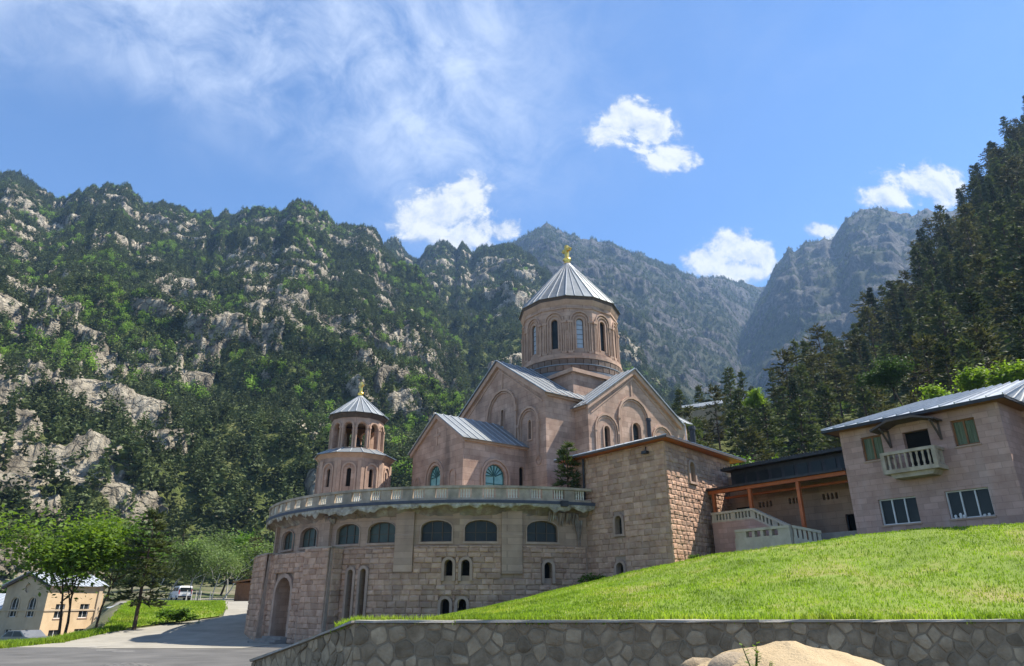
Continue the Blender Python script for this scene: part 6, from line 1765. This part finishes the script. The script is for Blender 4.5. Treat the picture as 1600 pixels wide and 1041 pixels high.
for k, (px, Y, sc_) in enumerate(BT):
    a_, _ = ray(px, 940)
    plant('birch_tree', BIRCH[k % 3], (a_ * Y, Y, g(a_ * Y, Y)), k * 1.7, sc_, BLAB[k], group='birches around the parking')
for k, (px, Y, sc_, kd, lab) in enumerate([(40, 120, 1.1, 0, 'leafy tree behind the roof of the ochre house'), (15, 112, 0.8, 1, 'low leafy tree left of the ochre gable'), (345, 130, 1.2, 0, 'broad leafy tree behind the birch row'), (300, 140, 1.2, 1, 'rounded leafy tree on the scree above the white van'), (395, 125, 1.15, 1, 'leafy tree rising behind the timber shed')]):
    a_, _ = ray(px, 930)
    plant('leafy_tree', (DECID if kd == 0 else BRIGHT)[k % 2], (a_ * Y, Y, float(gz(a_ * Y, Y)) - 0.3), k, sc_, lab)
for k, (px, Y, sc_, lab) in enumerate([(205, 128, 0.7, 'dark pine on the scree behind the verge pine'), (272, 150, 0.8, 'dark pine above the white van at the foot of the mountain'), (388, 118, 0.55, 'dark pine behind the timber shed'), (235, 160, 0.75, 'dark pine between two leafy trees at the mountain foot'), (440, 150, 0.8, 'dark pine behind the terrace balustrade'), (170, 150, 0.7, 'dark pine above the ochre house roof')]):
    a_, _ = ray(px, 930)
    plant('pine_tree', PINES[k % 5], (a_ * Y, Y, float(gz(a_ * Y, Y)) - 0.4), k * 1.3, sc_, lab)
# pine against the church wall, behind the terrace
p = at(887, 752, 41.6); plant('pine_tree', tree_meshes(conifer(271, 3.7, 0.85, 0.15, 15, 0.36, 0.05, 7, 0.45, (6, 9), 0.22), 'bark', 'needle'), (p.x, p.y, 7.1), 0, 1.0, 'small dark pine on the terrace between church and residence block')
p = at(1213, 716, 47); plant('young_spruce', SPRUCE, (p.x, p.y, 6.0), 0, (1.0, 1.0, 1.3), 'bright green young spruce behind the gallery roof')
p = at(1152, 716, 47); plant('shrub', BUSH[1], (p.x, p.y, 7.2), 1, (1.3, 1.3, 2.4), 'pale green shrub behind the residence roof', 'shrub', names=('stem', 'leaves'))
q = at(922, 897, 39.5); plant('bush', BUSH[1], (q.x, q.y, 2.15), 0, (0.75, 0.6, 0.6), 'low dark bush in the corner of podium and residence block', 'bush', names=('stem', 'leaves'))
q = at(1082, 866, 34.5); plant('bush', BUSH[0], (q.x, q.y, 3.35), 0, (0.28, 0.28, 0.3), 'tiny green tuft on the lawn crest below the lit stone corner', 'bush', names=('stem', 'leaves'))

# ------------------------------------------------------------------ forested hillside on the right: single trees
v5, f5 = mt5['v'], mt5['f']
cand = scatter(mt5, 5200, 0.6)
cam0 = np.array([0, 0, EYE])
a_ = cand[:, 0] / cand[:, 1]
def topix(P):
    d = P - cam0; dep = d[:, 1] * CP + d[:, 2] * SP; up_ = -d[:, 1] * SP + d[:, 2] * CP
    return 800 + F * d[:, 0] / dep, 520.5 - F * up_ / dep
pxs, pys = topix(cand + [0, 0, 8.0])
ok = (pxs > 1020) & (pxs < 1660) & (pys < 800) & (pys > 120)
cand = cand[ok]; pxs = pxs[ok]; pys = pys[ok]
chosen = []
occ = {}
order = np.argsort(np.hypot(cand[:, 0], cand[:, 1]))
for i_ in RNG.permutation(len(cand)):
    d = math.hypot(cand[i_, 0], cand[i_, 1])
    rmin = 4.0 + d * 0.014
    good = True
    gx_, gy_ = int(cand[i_, 0] // 9), int(cand[i_, 1] // 9)
    for ax in (-1, 0, 1):
        for ay in (-1, 0, 1):
            for j in occ.get((gx_ + ax, gy_ + ay), ()):
                if np.hypot(*(cand[i_, :2] - cand[j, :2])) < rmin: good = False
    if good:
        chosen.append(i_); occ.setdefault((gx_, gy_), []).append(i_)
chosen.sort(key=lambda i_: math.hypot(cand[i_, 0], cand[i_, 1]))
NEAR, REST = chosen[:285], chosen[285:]
for k, i_ in enumerate(NEAR):
    sc_ = RNG.uniform(0.70, 1.25) * float(np.interp(pxs[i_], [1040, 1200, 1350], [0.62, 0.78, 1.0]))
    plant('conifer', PINES[k % 7], cand[i_] - [0, 0, 0.4], RNG.uniform(0, 6.28), (sc_ * RNG.uniform(.9, 1.15), sc_ * RNG.uniform(.9, 1.15), sc_),
          'dark conifer in the dense forest on the slope behind the pink stone house', 'tree', 'conifers on the slope behind the house')
for k, (px, py, Y, sc_, lab) in enumerate([(1405, 605, 88, 0.72, 'dark green rounded broadleaf tree in front of the conifers, above the gallery'), (1478, 640, 70, 0.62, 'bright green tree behind the left end of the house ridge'), (1530, 610, 74, 0.75, 'bright leafy tree directly behind the house roof'),
        (1182, 632, 118, 0.6, 'bright yellow-green tree among dark conifers above the gallery'), (1595, 600, 72, 0.7, 'leafy tree behind the wing roof at the picture edge'), (1575, 385, 240, 1.3, 'pale blossoming tree high on the conifer slope')]):
    p = at(px, py, Y)
    plant('leafy_tree', (DARKLEAF[0] if k == 0 else BRIGHT[k % 2]), (p.x, p.y, p.z - (5.0 if k == 0 else 3.6) * sc_), k, sc_, lab)

# ------------------------------------------------------------------ far woods: masses nobody could count
lib = {}
def library(name, metas):
    col = bpy.data.collections.new(name)
    for nm, me in metas:
        o = bpy.data.objects.new(nm, me); col.objects.link(o)
    return col
def far_conifer(seed, h=12, r0=2.6):
    rr = random.Random(seed); vs = []; fs = []
    for w in range(11):
        f = w / 10; z = h * (0.10 + 0.88 * f); R_ = r0 * (1 - f) ** 0.75 * rr.uniform(.75, 1.15) + 0.25
        for k in range(5 if f < .8 else 3):
            a = rr.uniform(0, 6.28); d = Vector((math.cos(a), math.sin(a), rr.uniform(-.25, .25))).normalized()
            spray(vs, fs, Vector((0, 0, z)) + d * R_ * rr.uniform(.35, .7), d, R_ * .75, R_ * .30, rr, 2)
    return mesh_from('far_conifer', [tuple(p) for p in vs], fs, M['needlefar'])
def far_leafy(seed, h=8):
    rr = random.Random(seed); vs = []; fs = []
    lobes = [(Vector((rr.gauss(0, 1.3), rr.gauss(0, 1.3), h * rr.uniform(.3, .8))), rr.uniform(1.1, 1.9)) for _ in range(7)]
    for _ in range(170):
        c, r_ = rr.choice(lobes); d = Vector((rr.gauss(0, 1), rr.gauss(0, 1), rr.gauss(0, 1))).normalized()
        spray(vs, fs, c + d * r_ * rr.uniform(.6, 1), d, 0.55, 0.35, rr, 1)
    return mesh_from('far_leafy', [tuple(p) for p in vs], fs, M['leaffar'])
CON = library('far_conifer_kinds', [('far_conifer', far_conifer(500 + k, 12, (2.6, 3.1, 2.2, 2.9)[k])) for k in range(4)])
LEA = library('far_leafy_kinds', [('far_leafy', far_leafy(520 + k)) for k in range(3)])
def gn_group(col):
    ng = bpy.data.node_groups.new('wood_' + col.name, 'GeometryNodeTree')
    ng.interface.new_socket('Geometry', in_out='INPUT', socket_type='NodeSocketGeometry')
    ng.interface.new_socket('Geometry', in_out='OUTPUT', socket_type='NodeSocketGeometry')
    N = ng.nodes; L = ng.links.new
    i_ = N.new('NodeGroupInput'); o_ = N.new('NodeGroupOutput')
    ci = N.new('GeometryNodeCollectionInfo'); ci.inputs[0].default_value = col; ci.inputs[1].default_value = True; ci.inputs[2].default_value = True
    ip = N.new('GeometryNodeInstanceOnPoints')
    ip.inputs['Pick Instance'].default_value = True
    def na(nm, ty):
        n = N.new('GeometryNodeInputNamedAttribute'); n.data_type = ty; n.inputs[0].default_value = nm; return n.outputs[0]
    L(i_.outputs[0], ip.inputs['Points']); L(ci.outputs[0], ip.inputs['Instance'])
    L(na('vi', 'INT'), ip.inputs['Instance Index'])
    L(na('rot', 'FLOAT_VECTOR'), ip.inputs['Rotation']); L(na('scl', 'FLOAT_VECTOR'), ip.inputs['Scale'])
    L(ip.outputs[0], o_.inputs[0])
    return ng
GN = {'c': gn_group(CON), 'l': gn_group(LEA)}
def wood(name, P, lo, hi, which, label, cat):
    n = len(P); me = bpy.data.meshes.new(name)
    me.vertices.add(n); me.vertices.foreach_set('co', np.asarray(P, float).ravel())
    s = RNG.uniform(lo, hi, n) * np.where(RNG.uniform(0, 1, n) < .12, 1.25, 1)
    A = me.attributes.new('scl', 'FLOAT_VECTOR', 'POINT'); A.data.foreach_set('vector', np.c_[s * RNG.uniform(.85, 1.2, n), s * RNG.uniform(.85, 1.2, n), s].ravel())
    A = me.attributes.new('rot', 'FLOAT_VECTOR', 'POINT'); A.data.foreach_set('vector', np.c_[RNG.normal(0, .06, n), RNG.normal(0, .06, n), RNG.uniform(0, 6.28, n)].ravel())
    A = me.attributes.new('vi', 'INT', 'POINT'); A.data.foreach_set('value', RNG.integers(0, 4, n).astype(np.int32))
    o = bpy.data.objects.new(name, me); COL.objects.link(o)
    m = o.modifiers.new('wood', 'NODES'); m.node_group = GN[which]
    return tag(o, label, cat, kind='stuff')
wood('pine_wood', scatter(mt1, 44000, 0.24), 0.45, 1.05, 'c', 'dark pine wood clothing the near rocky mountain', 'forest')
wood('broadleaf_scrub', scatter(mt1, 5200, 0.10, 0.53, 71), 0.55, 1.25, 'l', 'patches of fresh green broadleaf trees on the near mountain', 'forest')
wood('pine_wood', scatter(mt2, 20000, 0.2), 0.7, 1.3, 'c', 'dark pine wood on the ridge behind the church dome', 'forest')
wood('broadleaf_scrub', scatter(mt2, 900, 0.05, 0.56, 75), 0.7, 1.3, 'l', 'few light green trees in the gully behind the church', 'forest')
wood('pine_wood', scatter(mt3, 15000, 0.2), 0.9, 1.7, 'c', 'hazy pine wood on the far blue mountain', 'forest')
wood('pine_wood', scatter(mt4, 4000, 0.10), 0.9, 1.7, 'c', 'thin pine wood on the far mountain at the valley head', 'forest')
if REST:
    wood('pine_wood', cand[REST], 1.0, 1.6, 'c', 'far conifers at the top of the forested slope behind the house', 'forest')
P = scatter(mt5, 1500, 0.5); wood('broadleaf_scrub', P, 0.15, 0.4, 'l', 'dark undergrowth below the conifers behind the house', 'undergrowth')

# ------------------------------------------------------------------ haze
hm, hnt, hout = newmat('valley_haze')
pv = hnt.nodes.new('ShaderNodeVolumePrincipled')
pv.inputs['Color'].default_value = (0.36, 0.60, 1.0, 1)
pv.inputs['Density'].default_value = 0.000085
pv.inputs['Anisotropy'].default_value = 0.15
hnt.links.new(pv.outputs[0], hout.inputs['Volume'])
b = B(); b.box(-4500, 4500, -300, 5200, -20, 1900)
hz_o = b.build('haze', hm); tag(hz_o, 'pale blue valley haze', 'haze', kind='stuff')
